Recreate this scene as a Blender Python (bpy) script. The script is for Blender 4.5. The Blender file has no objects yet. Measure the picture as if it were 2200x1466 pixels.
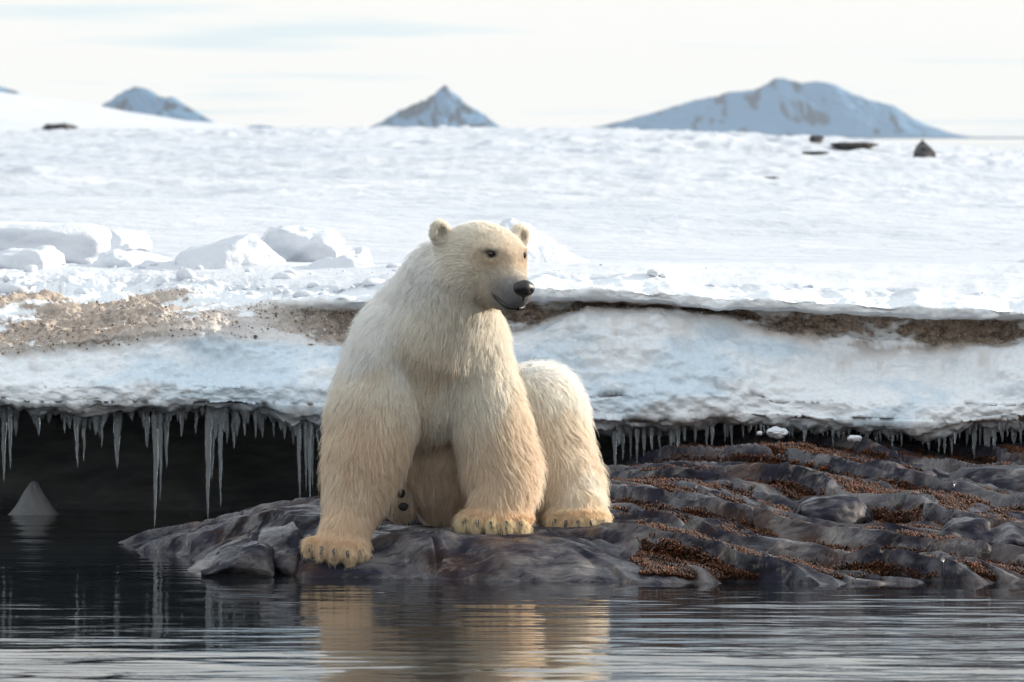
import bpy, bmesh, math, random
import numpy as np
from mathutils import Vector, Matrix

# ------------------------------------------------------------------ camera, sky, sun, exposure
scene = bpy.context.scene
COL = scene.collection
F = 12222.0            # focal length in photo pixels (200 mm on a 36 mm sensor, 2200 px wide)
CX, HY, EYE = 1100.0, 535.0, 1.5

cam = bpy.data.cameras.new('camera'); cam_o = bpy.data.objects.new('camera', cam); COL.objects.link(cam_o)
cam.sensor_width = 36.0; cam.lens = 200.0
cam_o.location = (0, 0, EYE); cam_o.rotation_euler = (math.pi/2, 0, 0)
cam.shift_y = -(733.0 - HY)/2200.0
cam.clip_start = 0.5; cam.clip_end = 40000
cam.dof.use_dof = True; cam.dof.focus_distance = 26.3; cam.dof.aperture_fstop = 8
scene.camera = cam_o

SUN_EL, SUN_AZ = math.radians(16), math.radians(73)      # azimuth measured from +Y (into the picture) to the right
world = bpy.data.worlds.new('World'); scene.world = world; world.use_nodes = True
wn, wl = world.node_tree.nodes, world.node_tree.links
wn.clear()
def wnode(t, **kw):
    n = wn.new(t)
    for k, v in kw.items(): setattr(n, k, v)
    return n
w_out = wnode('ShaderNodeOutputWorld'); w_bg = wnode('ShaderNodeBackground')
sky = wnode('ShaderNodeTexSky', sky_type='NISHITA')
sky.sun_disc = False; sky.sun_elevation = SUN_EL; sky.sun_rotation = SUN_AZ
sky.air_density = 1.0; sky.dust_density = 0.6; sky.ozone_density = 1.5
w_bg.inputs['Strength'].default_value = 0.12
tc = wnode('ShaderNodeTexCoord'); sep = wnode('ShaderNodeSeparateXYZ')
wl.new(tc.outputs['Generated'], sep.inputs[0])
def wmath(op, a, b=None, clamp=False):
    n = wnode('ShaderNodeMath', operation=op); n.use_clamp = clamp
    for i, v in enumerate((a, b)):
        if v is None: continue
        if isinstance(v, (int, float)): n.inputs[i].default_value = v
        else: wl.new(v, n.inputs[i])
    return n.outputs[0]
zc = wmath('ADD', wmath('MAXIMUM', sep.outputs[2], 0.0), 0.012)
cu, cv = wmath('DIVIDE', sep.outputs[0], zc), wmath('DIVIDE', sep.outputs[1], zc)   # flat high cloud layer
comb = wnode('ShaderNodeCombineXYZ'); wl.new(cu, comb.inputs[0]); wl.new(cv, comb.inputs[1])
nz = wnode('ShaderNodeTexNoise'); nz.inputs['Scale'].default_value = 0.42; nz.inputs['Detail'].default_value = 5.0
nz.inputs['Roughness'].default_value = 0.5; nz.inputs['Distortion'].default_value = 0.35
wl.new(comb.outputs[0], nz.inputs['Vector'])
ramp = wnode('ShaderNodeMapRange'); ramp.inputs['From Min'].default_value = 0.32; ramp.inputs['From Max'].default_value = 0.44
wl.new(nz.outputs['Fac'], ramp.inputs['Value'])
hor = wmath('POWER', 2.718, wmath('MULTIPLY', wmath('MAXIMUM', sep.outputs[2], 0.0), -3.0))   # veil looks thicker near the horizon
thick = wmath('ADD', wmath('MULTIPLY', hor, 0.45), 0.55)
fac = wmath('MULTIPLY', thick, wmath('ADD', wmath('MULTIPLY', ramp.outputs[0], 0.55), 0.45), True)
veil = wnode('ShaderNodeRGB'); veil.outputs[0].default_value = (6.2, 5.98, 5.55, 1)            # cream thin cloud, times background strength
wmix = wnode('ShaderNodeMix', data_type='RGBA'); wl.new(fac, wmix.inputs['Factor'])
up_ = wmath('ADD', wmath('MULTIPLY', wmath('MAXIMUM', sep.outputs[2], 0.0), 0.50), 1.0)          # a cloud sheet is brighter overhead than at the horizon
vsc = wnode('ShaderNodeVectorMath', operation='SCALE'); wl.new(veil.outputs[0], vsc.inputs[0]); wl.new(up_, vsc.inputs['Scale'])
gap = wnode('ShaderNodeMix', data_type='RGBA'); gap.inputs[0].default_value = 0.5; wl.new(sky.outputs[0], gap.inputs[6]); gap.inputs[7].default_value = (2.7, 5.0, 7.3, 1)
wl.new(gap.outputs[2], wmix.inputs[6]); wl.new(vsc.outputs[0], wmix.inputs[7])
wl.new(wmix.outputs[2], w_bg.inputs['Color']); wl.new(w_bg.outputs[0], w_out.inputs['Surface'])

sun = bpy.data.lights.new('sun', 'SUN'); sun.energy = 4.8; sun.angle = math.radians(0.6); sun.color = (1.0, 0.90, 0.76)
sun_o = bpy.data.objects.new('sun', sun); COL.objects.link(sun_o)
sd = Vector((math.sin(SUN_AZ)*math.cos(SUN_EL), math.cos(SUN_AZ)*math.cos(SUN_EL), math.sin(SUN_EL)))
sun_o.rotation_euler = sd.to_track_quat('Z', 'Y').to_euler(); sun_o.location = (20, 40, 30)

vs = scene.view_settings
vs.view_transform = 'Standard'; vs.look = 'None'; vs.exposure = 0.52; vs.gamma = 1.0; vs.use_curve_mapping = False
scene.render.engine = 'CYCLES'
scene.cycles.use_denoising = True
try: scene.cycles.denoiser = 'OPENIMAGEDENOISE'
except Exception: pass
scene.cycles.max_bounces = 8; scene.cycles.transmission_bounces = 6; scene.cycles.transparent_max_bounces = 8
scene.cycles.caustics_reflective = False; scene.cycles.caustics_refractive = False
scene.cycles_curves.shape = 'RIBBONS'

# ------------------------------------------------------------------ helpers
def P(px, py, Y):
    """point at depth Y metres that the photograph shows at pixel (px, py)"""
    return np.array([(px-CX)*Y/F, Y, EYE-(py-HY)*Y/F])
def zof(py, Y): return EYE-(np.asarray(py)-HY)*Y/F
def xof(px, Y): return (np.asarray(px)-CX)*Y/F

_G = np.array([[1,1,0],[-1,1,0],[1,-1,0],[-1,-1,0],[1,0,1],[-1,0,1],[1,0,-1],[-1,0,-1],[0,1,1],[0,-1,1],[0,1,-1],[0,-1,-1],[1,1,0],[-1,1,0],[0,-1,1],[0,-1,-1]], np.float32)
_GX, _GY, _GZ = (np.ascontiguousarray(_G[:, i]) for i in range(3))
def perlin(x, y, z, seed=0):
    x, y, z = (np.asarray(v, np.float32) for v in np.broadcast_arrays(x, y, z))
    fx, fy, fz = np.floor(x), np.floor(y), np.floor(z)
    xi, yi, zi = fx.astype(np.int32).astype(np.uint32), fy.astype(np.int32).astype(np.uint32), fz.astype(np.int32).astype(np.uint32)
    xf, yf, zf = x-fx, y-fy, z-fz
    u, v, w = (t*t*t*(t*(t*6-15)+10) for t in (xf, yf, zf))
    hx = (xi*np.uint32(374761393), (xi+np.uint32(1))*np.uint32(374761393)); hy = (yi*np.uint32(668265263), (yi+np.uint32(1))*np.uint32(668265263))
    hz = (zi*np.uint32(1440662683)+np.uint32((seed*974711) & 0xFFFFFFFF), (zi+np.uint32(1))*np.uint32(1440662683)+np.uint32((seed*974711) & 0xFFFFFFFF))
    def g(a, b, c):
        h = hx[a]+hy[b]+hz[c]
        h = (h ^ (h >> np.uint32(13)))*np.uint32(1274126177); h = (h ^ (h >> np.uint32(16))) & np.uint32(15)
        return _GX[h]*(xf-np.float32(a))+_GY[h]*(yf-np.float32(b))+_GZ[h]*(zf-np.float32(c))
    x00 = g(0,0,0)*(1-u)+g(1,0,0)*u; x10 = g(0,1,0)*(1-u)+g(1,1,0)*u
    x01 = g(0,0,1)*(1-u)+g(1,0,1)*u; x11 = g(0,1,1)*(1-u)+g(1,1,1)*u
    return (x00*(1-v)+x10*v)*(1-w)+(x01*(1-v)+x11*v)*w
def fbm(x, y, z, octaves=4, seed=0, gain=0.5, lac=2.03):
    s, a = 0, 1.0
    for o in range(octaves):
        s = s + a*perlin(x, y, z, seed+o*17); x, y, z = x*lac+3.1, y*lac+1.7, z*lac+5.3; a *= gain
    return s
def ridged(x, y, z, octaves=4, seed=0, gain=0.5):
    s, a = 0, 1.0
    for o in range(octaves):
        s = s + a*(1-2*np.abs(perlin(x, y, z, seed+o*17))); x, y, z = x*2.03+3.1, y*2.03+1.7, z*2.03+5.3; a *= gain
    return s
def sstep(a, b, x):
    t = np.clip((np.asarray(x, float)-a)/(b-a), 0, 1); return t*t*(3-2*t)

def mesh_obj(name, V, Fc, mat, parent=None, smooth=True, cols=None):
    me = bpy.data.meshes.new(name)
    V = np.asarray(V, np.float32); Fc = np.asarray(Fc, np.int32)
    n = Fc.shape[1]
    me.vertices.add(len(V)); me.vertices.foreach_set('co', V.ravel())
    me.loops.add(Fc.size); me.loops.foreach_set('vertex_index', Fc.ravel())
    me.polygons.add(len(Fc)); me.polygons.foreach_set('loop_start', np.arange(0, Fc.size, n, dtype=np.int32))
    me.polygons.foreach_set('use_smooth', np.full(len(Fc), smooth))
    me.update()
    for k, c in (cols or {}).items():
        c = np.asarray(c, np.float32)
        if c.ndim == 1:
            a = me.attributes.new(k, 'FLOAT', 'POINT'); a.data.foreach_set('value', c)
        else:
            a = me.attributes.new(k, 'FLOAT_COLOR', 'POINT'); a.data.foreach_set('color', np.c_[c, np.ones(len(c))].astype(np.float32).ravel())
    if mat: me.materials.append(mat)
    o = bpy.data.objects.new(name, me); COL.objects.link(o)
    if parent: o.parent = parent
    return o
def grid_faces(nu, nv, flip=False):
    i = np.arange(nu*nv).reshape(nu, nv)
    a, b, c, d = i[:-1, :-1].ravel(), i[1:, :-1].ravel(), i[1:, 1:].ravel(), i[:-1, 1:].ravel()
    return np.c_[a, d, c, b] if flip else np.c_[a, b, c, d]
def tag(o, label=None, cat=None, group=None, kind=None):
    for k, v in (('label', label), ('category', cat), ('group', group), ('kind', kind)):
        if v: o[k] = v
    return o
def empty(name, loc=(0, 0, 0)):
    o = bpy.data.objects.new(name, None); o.location = loc; COL.objects.link(o); o.empty_display_size = 0.1; return o
def adopt(o, parent):
    """keep world coordinates while parenting to an Empty that was only translated"""
    o.parent = parent; o.matrix_parent_inverse = Matrix.Translation(parent.location).inverted()

class Mat:
    def __init__(s, name):
        s.m = bpy.data.materials.new(name); s.m.use_nodes = True; s.n = s.m.node_tree.nodes; s.l = s.m.node_tree.links
        s.b = s.n['Principled BSDF']
    def set(s, **kw):
        for k, v in kw.items(): s.b.inputs[k.replace('_', ' ')].default_value = v
        return s
    def node(s, t, **kw):
        n = s.n.new(t)
        for k, v in kw.items(): setattr(n, k, v)
        return n
    def coord(s, scale=(1, 1, 1), rot=(0, 0, 0)):
        t = s.node('ShaderNodeTexCoord'); mp = s.node('ShaderNodeMapping'); mp.inputs['Scale'].default_value = scale; mp.inputs['Rotation'].default_value = rot
        s.l.new(t.outputs['Object'], mp.inputs['Vector']); return mp.outputs[0]
    def noise(s, scale, detail=6, rough=0.55, vec=None, dist=0):
        n = s.node('ShaderNodeTexNoise'); n.inputs['Scale'].default_value = scale; n.inputs['Detail'].default_value = detail
        n.inputs['Roughness'].default_value = rough; n.inputs['Distortion'].default_value = dist
        s.l.new(vec if vec is not None else s.coord(), n.inputs['Vector']); return n.outputs['Fac']
    def ramp(s, fac, stops):
        r = s.node('ShaderNodeValToRGB'); e = r.color_ramp.elements
        while len(e) < len(stops): e.new(0.5)
        for q, (p, c) in zip(e, stops): q.position = p; q.color = (*c, 1) if len(c) == 3 else c
        s.l.new(fac, r.inputs[0]); return r.outputs[0]
    def mix(s, fac, a, b, mode='MIX'):
        m = s.node('ShaderNodeMix', data_type='RGBA', blend_type=mode)
        for sock, v in ((m.inputs[0], fac), (m.inputs[6], a), (m.inputs[7], b)):
            if isinstance(v, (int, float)): sock.default_value = v
            elif isinstance(v, tuple): sock.default_value = (*v, 1)
            else: s.l.new(v, sock)
        return m.outputs[2]
    def attr(s, name, out='Color'):
        a = s.node('ShaderNodeAttribute'); a.attribute_name = name; return a.outputs[out]
    def bump(s, h, strength, dist, prev=None):
        b = s.node('ShaderNodeBump'); b.inputs['Strength'].default_value = strength; b.inputs['Distance'].default_value = dist
        s.l.new(h, b.inputs['Height'])
        if prev is not None: s.l.new(prev, b.inputs['Normal'])
        return b.outputs[0]
    def to(s, out, inp): s.l.new(out, s.b.inputs[inp]); return s

# ------------------------------------------------------------------ materials
m = Mat('snow'); m.set(Roughness=0.62, Specular_IOR_Level=0.3)
m.to(m.ramp(m.noise(1.3, 5), [(0.3, (0.60, 0.645, 0.71)), (0.7, (0.68, 0.70, 0.74))]), 'Base Color')
bb = m.bump(m.noise(14, 6, 0.6), 0.5, 0.03); bb = m.bump(m.noise(120, 3), 0.4, 0.004, bb); m.to(bb, 'Normal'); SNOW = m.m

m = Mat('snow_field'); m.set(Roughness=0.6, Specular_IOR_Level=0.3)
m.to(m.ramp(m.noise(0.15, 6), [(0.3, (0.50, 0.54, 0.61)), (0.7, (0.58, 0.61, 0.655))]), 'Base Color')
bb = m.bump(m.noise(1.0, 6, 0.6, m.coord((0.8, 1.6, 1))), 0.8, 0.14); bb = m.bump(m.noise(8, 5, 0.6), 0.4, 0.03, bb); m.to(bb, 'Normal'); FIELD = m.m

m = Mat('shelf_snow_ice'); m.set(Roughness=0.5, Specular_IOR_Level=0.4)
c = m.mix(m.ramp(m.noise(38, 6, 0.7), [(0.42, (0, 0, 0)), (0.62, (1, 1, 1))]), m.attr('col'), m.attr('col2'))
m.to(c, 'Base Color'); m.to(m.attr('rough', 'Fac'), 'Roughness')
bb = m.bump(m.noise(9, 6, 0.6), 0.35, 0.04); bb = m.bump(m.noise(55, 5, 0.7), 0.5, 0.010, bb); m.to(bb, 'Normal'); SHELF = m.m

m = Mat('icicle_ice'); m.set(Base_Color=(0.84, 0.93, 1.0, 1), Roughness=0.07, IOR=1.31, Transmission_Weight=0.82)
m.to(m.bump(m.noise(60, 3, 0.5, m.coord((1, 1, 0.35))), 0.6, 0.006), 'Normal'); ICE = m.m

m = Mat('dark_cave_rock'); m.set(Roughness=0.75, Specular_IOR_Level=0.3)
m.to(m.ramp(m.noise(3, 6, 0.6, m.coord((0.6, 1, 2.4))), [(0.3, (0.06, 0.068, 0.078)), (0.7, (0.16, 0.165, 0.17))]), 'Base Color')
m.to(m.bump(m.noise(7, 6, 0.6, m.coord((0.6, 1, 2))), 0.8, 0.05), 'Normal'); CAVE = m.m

STRIKE = math.atan2(-1.25, 1.0)
def rock_mat(name, dark, mid, lite, brown, rough=(0.10, 0.75), coat=0.0):
    m = Mat(name); m.set(Specular_IOR_Level=0.45, Coat_Weight=coat, Coat_Roughness=0.16)
    grain = m.coord((1.0, 9.0, 3.0), (0, 0, -STRIKE))
    g = m.noise(5.0, 6, 0.6, grain, 0.3)
    base = m.ramp(m.noise(3.2, 7, 0.62), [(0.36, dark), (0.49, mid), (0.62, lite)])
    base = m.mix(m.ramp(m.noise(2.1, 5, 0.6, m.coord((1, 1, 2.5))), [(0.52, (0, 0, 0)), (0.66, (0.75, 0.75, 0.75))]), base, brown)
    base = m.mix(m.ramp(m.noise(6.0, 7, 0.7, m.coord((1, 3, 2), (0, 0, -STRIKE)), 0.4), [(0.56, (0, 0, 0)), (0.70, (0.7, 0.7, 0.7))]), base, (0.30, 0.265, 0.235))
    base = m.mix(m.ramp(g, [(0.34, (0.8, 0.8, 0.8)), (0.47, (0, 0, 0))]), base, (0.018, 0.016, 0.018))
    m.to(base, 'Base Color')
    wet = m.noise(2.6, 5, 0.6, m.coord((1, 2, 2), (0, 0, -STRIKE)))
    m.to(m.ramp(wet, [(0.42, (rough[0],)*3), (0.53, (rough[1],)*3)]), 'Roughness')
    m.to(m.ramp(wet, [(0.42, (0.6,)*3), (0.53, (0.08,)*3)]), 'Specular IOR Level')
    bb = m.bump(g, 0.55, 0.022); bb = m.bump(m.noise(16, 5, 0.55), 0.25, 0.010, bb)
    m.to(bb, 'Normal'); return m.m
ROCK = rock_mat('wet_slate', (0.009, 0.009, 0.013), (0.028, 0.028, 0.044), (0.13, 0.120, 0.122), (0.07, 0.036, 0.024))
FARROCK = rock_mat('far_rock', (0.03, 0.03, 0.035), (0.06, 0.06, 0.065), (0.10, 0.095, 0.09), (0.07, 0.05, 0.035), (0.6, 0.8), 0.0)

m = Mat('rockweed'); m.set(Roughness=0.45, Specular_IOR_Level=0.5); m.to(m.attr('col'), 'Base Color'); WEED = m.m
m = Mat('grit'); m.set(Roughness=0.6); m.to(m.attr('col'), 'Base Color'); GRIT = m.m

m = Mat('sea_water'); m.set(Base_Color=(0.010, 0.013, 0.016, 1), Roughness=0.025, IOR=1.333, Specular_IOR_Level=0.5)
bb = m.bump(m.noise(7.0, 4, 0.5, m.coord((0.5, 1.6, 1))), 0.18, 0.008); m.to(bb, 'Normal'); WATER = m.m

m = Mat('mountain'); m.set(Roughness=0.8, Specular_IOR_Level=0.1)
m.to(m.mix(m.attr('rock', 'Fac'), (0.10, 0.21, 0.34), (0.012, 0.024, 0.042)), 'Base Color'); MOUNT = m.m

# ------------------------------------------------------------------ large structure: snow field, hill, mountains
_rx = [-2600, -400, 0, 240, 480, 800, 1100, 1400, 1700, 2000, 2200, 2600, 5000]
_ry = [276, 291, 290, 284, 280, 281, 282, 287, 299, 314, 328, 337, 346]
RIDGE = 170.0
def field_z(X, Y, fine=True):
    px = CX + X*F/Y
    zr = EYE+(HY-np.interp(px, _rx, _ry))*RIDGE/F
    t = np.clip((Y-33)/(RIDGE-33), 0, None)
    z = 1.37 + (zr-1.37)*np.where(t < 1, t, 1-0.35*(t-1))
    z = np.where(Y > RIDGE, np.maximum(z, -3.0), z)
    amp = sstep(33.5, 45, Y)
    z = z + amp*(0.22*fbm(X/14, Y/11, 0.3, 3, 5))*sstep(200, 120, Y)
    if fine:
        wx, wy = X+0.8*fbm(X/5, Y/5, 2.2, 2, 8), Y
        s = ridged(wx/2.3+wy/7, wy/1.2-wx/7, 0.5, 4, 21)
        far = sstep(38, 75, Y)
        z = z + (0.022+0.105*far*(0.5+0.9*sstep(-0.1, 0.5, fbm(X/16, Y/16, 7.7, 2, 44))))*(np.maximum(s-0.35, 0)-0.45*far)*sstep(34, 41, Y) + 0.04*far*fbm(X/0.9, Y/0.6, 4.1, 3, 31)
    return z
ys = np.concatenate([np.geomspace(34.0, 185, 640), np.geomspace(190, 6950, 50)])
us = np.linspace(-0.15, 0.15, 640)
YY, UU = np.meshgrid(ys, us, indexing='ij'); XX = UU*YY*(1+3*sstep(200, 2000, YY))
V = np.stack([XX, YY, field_z(XX, YY)], -1).reshape(-1, 3)
tag(mesh_obj('snow_field', V, grid_faces(len(ys), len(us), True), FIELD), kind='structure')

def crest_mountain(name, crest, Y, depth, base_py, seed, rock_amt, rough=0.30):
    cx = np.array([c[0] for c in crest], float); cy = np.array([c[1] for c in crest], float)
    n, k = 420, 120
    px = np.linspace(cx[0], cx[-1], n)
    zb = zof(base_py, Y)-6; zt = zof(np.interp(px, cx, cy), Y)
    ker = np.hanning(9); ker /= ker.sum(); zt = np.convolve(np.pad(zt, 4, 'edge'), ker, 'valid')
    t = np.linspace(-1, 1, k)
    PX, T = np.meshgrid(px, t, indexing='ij'); ZT = np.repeat(zt[:, None], k, 1)
    ZT = ZT-5*Y/F; h = np.maximum(ZT-zb, 0.1); sc = Y/F
    X = xof(PX, Y); W = (PX-cx[0])*sc; S = (cx[-1]-cx[0])*sc
    D = T*depth
    q = 55.0*sc
    r = ridged(W/q/1.6+T*1.1, T*1.6, seed*3.7, 5, seed, 0.55)
    H = h*(1-np.abs(T)**0.95) + h*rough*(r-0.6)*np.sqrt(np.abs(T))*(1-np.abs(T))*2.0
    Z = zb+H
    V = np.stack([X+2*q*T*perlin(W/q/3, 0*T, 7.7, seed), Y+D, Z], -1)
    gy = np.gradient(Z, axis=1); gx = np.gradient(Z, axis=0)
    nn = fbm(W/q/0.5, T*2.5, 1.1, 4, seed+50, 0.5)
    crestw = np.exp(-np.abs(T)*7)
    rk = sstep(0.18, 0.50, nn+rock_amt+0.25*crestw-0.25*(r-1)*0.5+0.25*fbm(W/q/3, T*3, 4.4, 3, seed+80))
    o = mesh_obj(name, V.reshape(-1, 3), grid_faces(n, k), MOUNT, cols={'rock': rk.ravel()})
    return tag(o, kind='structure')
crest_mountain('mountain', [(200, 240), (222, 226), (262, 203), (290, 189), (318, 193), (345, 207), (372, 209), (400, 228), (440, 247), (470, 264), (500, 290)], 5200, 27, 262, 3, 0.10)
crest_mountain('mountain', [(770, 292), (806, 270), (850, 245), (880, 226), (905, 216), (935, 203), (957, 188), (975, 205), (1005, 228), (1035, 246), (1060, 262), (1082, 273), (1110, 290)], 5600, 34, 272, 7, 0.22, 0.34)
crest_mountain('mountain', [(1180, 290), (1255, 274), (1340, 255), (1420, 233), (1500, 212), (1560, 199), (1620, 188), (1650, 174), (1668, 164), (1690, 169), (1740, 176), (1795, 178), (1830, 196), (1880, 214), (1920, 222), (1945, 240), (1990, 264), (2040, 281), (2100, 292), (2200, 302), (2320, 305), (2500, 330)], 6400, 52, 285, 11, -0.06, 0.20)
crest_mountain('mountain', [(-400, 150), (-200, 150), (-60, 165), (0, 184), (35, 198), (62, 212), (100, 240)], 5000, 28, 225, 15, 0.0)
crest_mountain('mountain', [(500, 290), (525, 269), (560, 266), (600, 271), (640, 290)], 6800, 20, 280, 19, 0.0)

# smooth snow hill behind the field on the left
hx = np.linspace(-2600, 760, 300); ht = np.linspace(0, 1, 60)
hc = np.interp(hx, [-2600, -400, 0, 240, 480, 620, 760], [100, 168, 211, 248, 283, 300, 325])
HX, HT = np.meshgrid(hx, ht, indexing='ij'); Yh = 200+HT*500
top = zof(np.repeat(hc[:, None], 60, 1), 450)
prof = np.where(HT < 0.5, np.sin(np.clip(HT/0.5, 0, 1)*math.pi/2), 1-(HT-0.5)**2*2.5)
Xh = xof(HX, 450)*(Yh/450)**0.5
Zh = 2+(top-2)*prof+0.35*fbm(Xh/22, Yh/16, 0.2, 4, 9)*sstep(0, 0.15, HT)
tag(mesh_obj('snow_hill', np.stack([Xh, Yh, Zh], -1).reshape(-1, 3), grid_faces(300, 60), FIELD), kind='structure')

# ------------------------------------------------------------------ rocky shore (height field through surveyed points)
ctl = []
def cp(px, py, Y): ctl.append((float(xof(px, Y)), Y, float(zof(py, Y))))
def cz(px, Y, z): ctl.append((float(xof(px, Y)), Y, z))
for a in [(300,1166,29.0),(480,1117,28.3),(600,1092,27.9),(680,1082,27.6),(480,1160,27.3),(590,1140,26.9),(640,1180,26.45),
          (720,1197,26.08),(790,1203,26.03),(660,1180,26.1),(745,1190,26.25),(840,1158,26.45),(1060,1146,26.2),(980,1146,26.22),(1120,1146,26.2),(1060,1135,26.5),(1240,1143,26.72),(1180,1143,26.68),(1300,1140,26.75),
          (900,1100,27.2),(1000,1095,27.3),(1150,1080,27.8),(850,1185,26.06),(940,1170,26.0),(1040,1168,25.95),(1140,1168,25.9),(1220,1170,25.9),(1300,1178,25.95),
          (1400,1135,26.8),(1400,1075,27.9),(1350,1024,29.0),(1330,1018,29.5),(1600,1155,26.8),(1600,1085,27.8),(1600,1005,29.2),
          (1700,941,30.3),(1850,952,30.3),(1560,962,30.4),(1900,1135,27.2),(1900,1065,28.2),(1950,990,30.0),(2200,1135,27.0),(2200,1065,28.3),(2200,985,30.0),
          (1700,1205,26.2),(2000,1200,26.2),(2200,1212,26.0),(2700,1135,27.0),(2700,1000,30.0)]: cp(*a)
for px, Y in [(420,26.6),(560,26.45),(640,26.12),(700,25.98),(850,25.92),(1000,25.82),(1200,25.68),(1400,25.56),(1700,25.5),(2000,25.58),(2200,25.48),(2700,25.5)]:
    cz(px, Y, 0.0); cz(px, Y-0.5, -0.28)
for px, Y, z in [(200,29.2,-0.12),(0,28.5,-0.4),(-500,28,-0.5),(300,27.6,-0.12),(330,27.0,-0.22),(100,26.5,-0.5),(-500,26,-0.5),(420,29.3,0.0),(600,29.2,0.02),(400,30,-0.25),(700,30,-0.1),(1000,29.5,0.18),
                 (1200,29.8,0.26),(100,31,-0.4),(-500,31,-0.4),(700,32,-0.2),(1400,32,0.25),(1800,32.3,0.42),(2700,32,0.3),(1400,24.5,-0.6),(600,24.8,-0.6),(2700,24.5,-0.6),(-500,24.5,-0.6)]: cz(px, Y, z)
ctl = np.array(ctl)
def tps(r2): return np.where(r2 > 1e-9, 0.5*r2*np.log(np.maximum(r2, 1e-12)), 0)
YS = 0.62                                                           # anisotropy of the survey
Q = ctl[:, :2]*np.array([1, YS])
K = tps(((Q[:, None]-Q[None])**2).sum(-1)) + np.eye(len(Q))*0.0006
Pm = np.c_[np.ones(len(Q)), Q]
A = np.block([[K, Pm], [Pm.T, np.zeros((3, 3))]])
sol = np.linalg.solve(A, np.r_[ctl[:, 2], np.zeros(3)])
def base_rock(X, Y):
    out = np.zeros(X.size); x, y = X.ravel(), Y.ravel()*YS
    for i, (qx, qy) in enumerate(Q): out += sol[i]*tps((x-qx)**2+(y-qy)**2)
    return (out+sol[-3]+sol[-2]*x+sol[-1]*y).reshape(X.shape)
FEET = [(P(722,1190,26.1), 0.26), (P(1060,1140,26.25), 0.26), (P(1240,1140,26.75), 0.24), (P(865,1105,26.7), 0.16)]
def rock_z(X, Y, b=None):
    z = base_rock(X, Y) if b is None else b
    wx = X+0.25*fbm(X*0.9, Y*0.9, 0.7, 3, 61); wy = Y+0.25*fbm(X*0.9, Y*0.9, 9.7, 3, 67)
    s = (1.25*wx+wy)/1.6; a = (wx-1.25*wy)/1.6                       # across and along the strike
    calm = np.ones_like(z)
    for p, r in FEET: calm *= 1-0.85*np.exp(-(((X-p[0])/r)**2+((Y-p[1])/(r*1.1))**2))
    rgt = sstep(0.25, 0.9, X)*1.0
    saw = lambda q: (q-np.floor(q))
    def slabs(q, seed):                                              # rounded slabs with a steep broken edge towards the water
        q = -q+0.28*perlin(a*0.7, q*0.6, 2.0, seed); f = saw(q); return np.where(f < 0.92, (f/0.92)**0.8, (1-f)/0.08)-0.55
    det = 0.115*slabs(s*1.5, 71)*(0.55+0.45*rgt) + 0.045*slabs(s*4.6+0.3*perlin(a*1.5, s, 0, 75), 73)*(0.4+0.6*rgt)
    det = det + 0.016*slabs(s*10.5+0.4*perlin(a*2.2, s*2, 3.0, 77), 79)*(0.45+0.55*rgt)*(0.4+0.6*sstep(-0.3, 0.3, perlin(X*1.1, Y*1.1, 6.0, 78)))
    gm = sstep(-0.15, 0.35, fbm(X*1.3, Y*1.0, 3.3, 3, 83))
    det = det + gm*0.013*(1-2*np.abs(perlin(s*16, a*1.6, 0.4, 91)))*(0.4+0.6*rgt) + gm*0.005*(1-2*np.abs(perlin(s*34, a*3, 1.4, 95)))
    det = det + 0.008*(ridged(s*3.2, a*2.4, 0.6, 3, 131)-0.6)*(0.5+0.5*rgt) + 0.05*fbm(X*1.8, Y*1.4, 0.2, 4, 101)*(0.6+0.4*rgt) + 0.004*fbm(X*9, Y*7, 0.9, 3, 111)
    crack = np.abs(perlin(X*2.3+0.3*fbm(X*4, Y*4, 0, 2, 5), Y*1.7, 0.8, 121))
    det = det - 0.05*np.exp(-(crack/0.022)**2)
    return z+det*calm*sstep(-0.5, -0.02, z)
rx = np.linspace(-2.6, 3.6, 780); ry = np.concatenate([np.linspace(25.0, 29.0, 540), np.linspace(29.01, 32.6, 120)])
RX, RY = np.meshgrid(rx, ry, indexing='ij')
bx, by = rx[::5], np.concatenate([ry[::4], ry[-1:]])
BX, BY = np.meshgrid(np.r_[bx, rx[-1]], by, indexing='ij'); BB = base_rock(BX, BY)
# bilinear upsample of the smooth base
def bil(gx, gy, G, X, Y):
    i = np.clip(np.searchsorted(gx, X)-1, 0, len(gx)-2); j = np.clip(np.searchsorted(gy, Y)-1, 0, len(gy)-2)
    u = (X-gx[i])/(gx[i+1]-gx[i]); v = (Y-gy[j])/np.maximum(gy[j+1]-gy[j], 1e-9)
    return G[i, j]*(1-u)*(1-v)+G[i+1, j]*u*(1-v)+G[i, j+1]*(1-u)*v+G[i+1, j+1]*u*v
gyu, keep = np.unique(by, return_index=True)
base_up = bil(np.unique(np.r_[bx, rx[-1]]), gyu, BB[np.unique(np.r_[bx, rx[-1]], return_index=True)[1]][:, keep], RX, RY)
RZ = rock_z(RX, RY, base_up)
tag(mesh_obj('rocky_shore', np.stack([RX, RY, RZ], -1).reshape(-1, 3), grid_faces(len(rx), len(ry)), ROCK), kind='structure')
def rock_at(x, y):
    i = np.clip(np.searchsorted(rx, x)-1, 0, len(rx)-2); j = np.clip(np.searchsorted(ry, y)-1, 0, len(ry)-2)
    return RZ[i, j]

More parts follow.
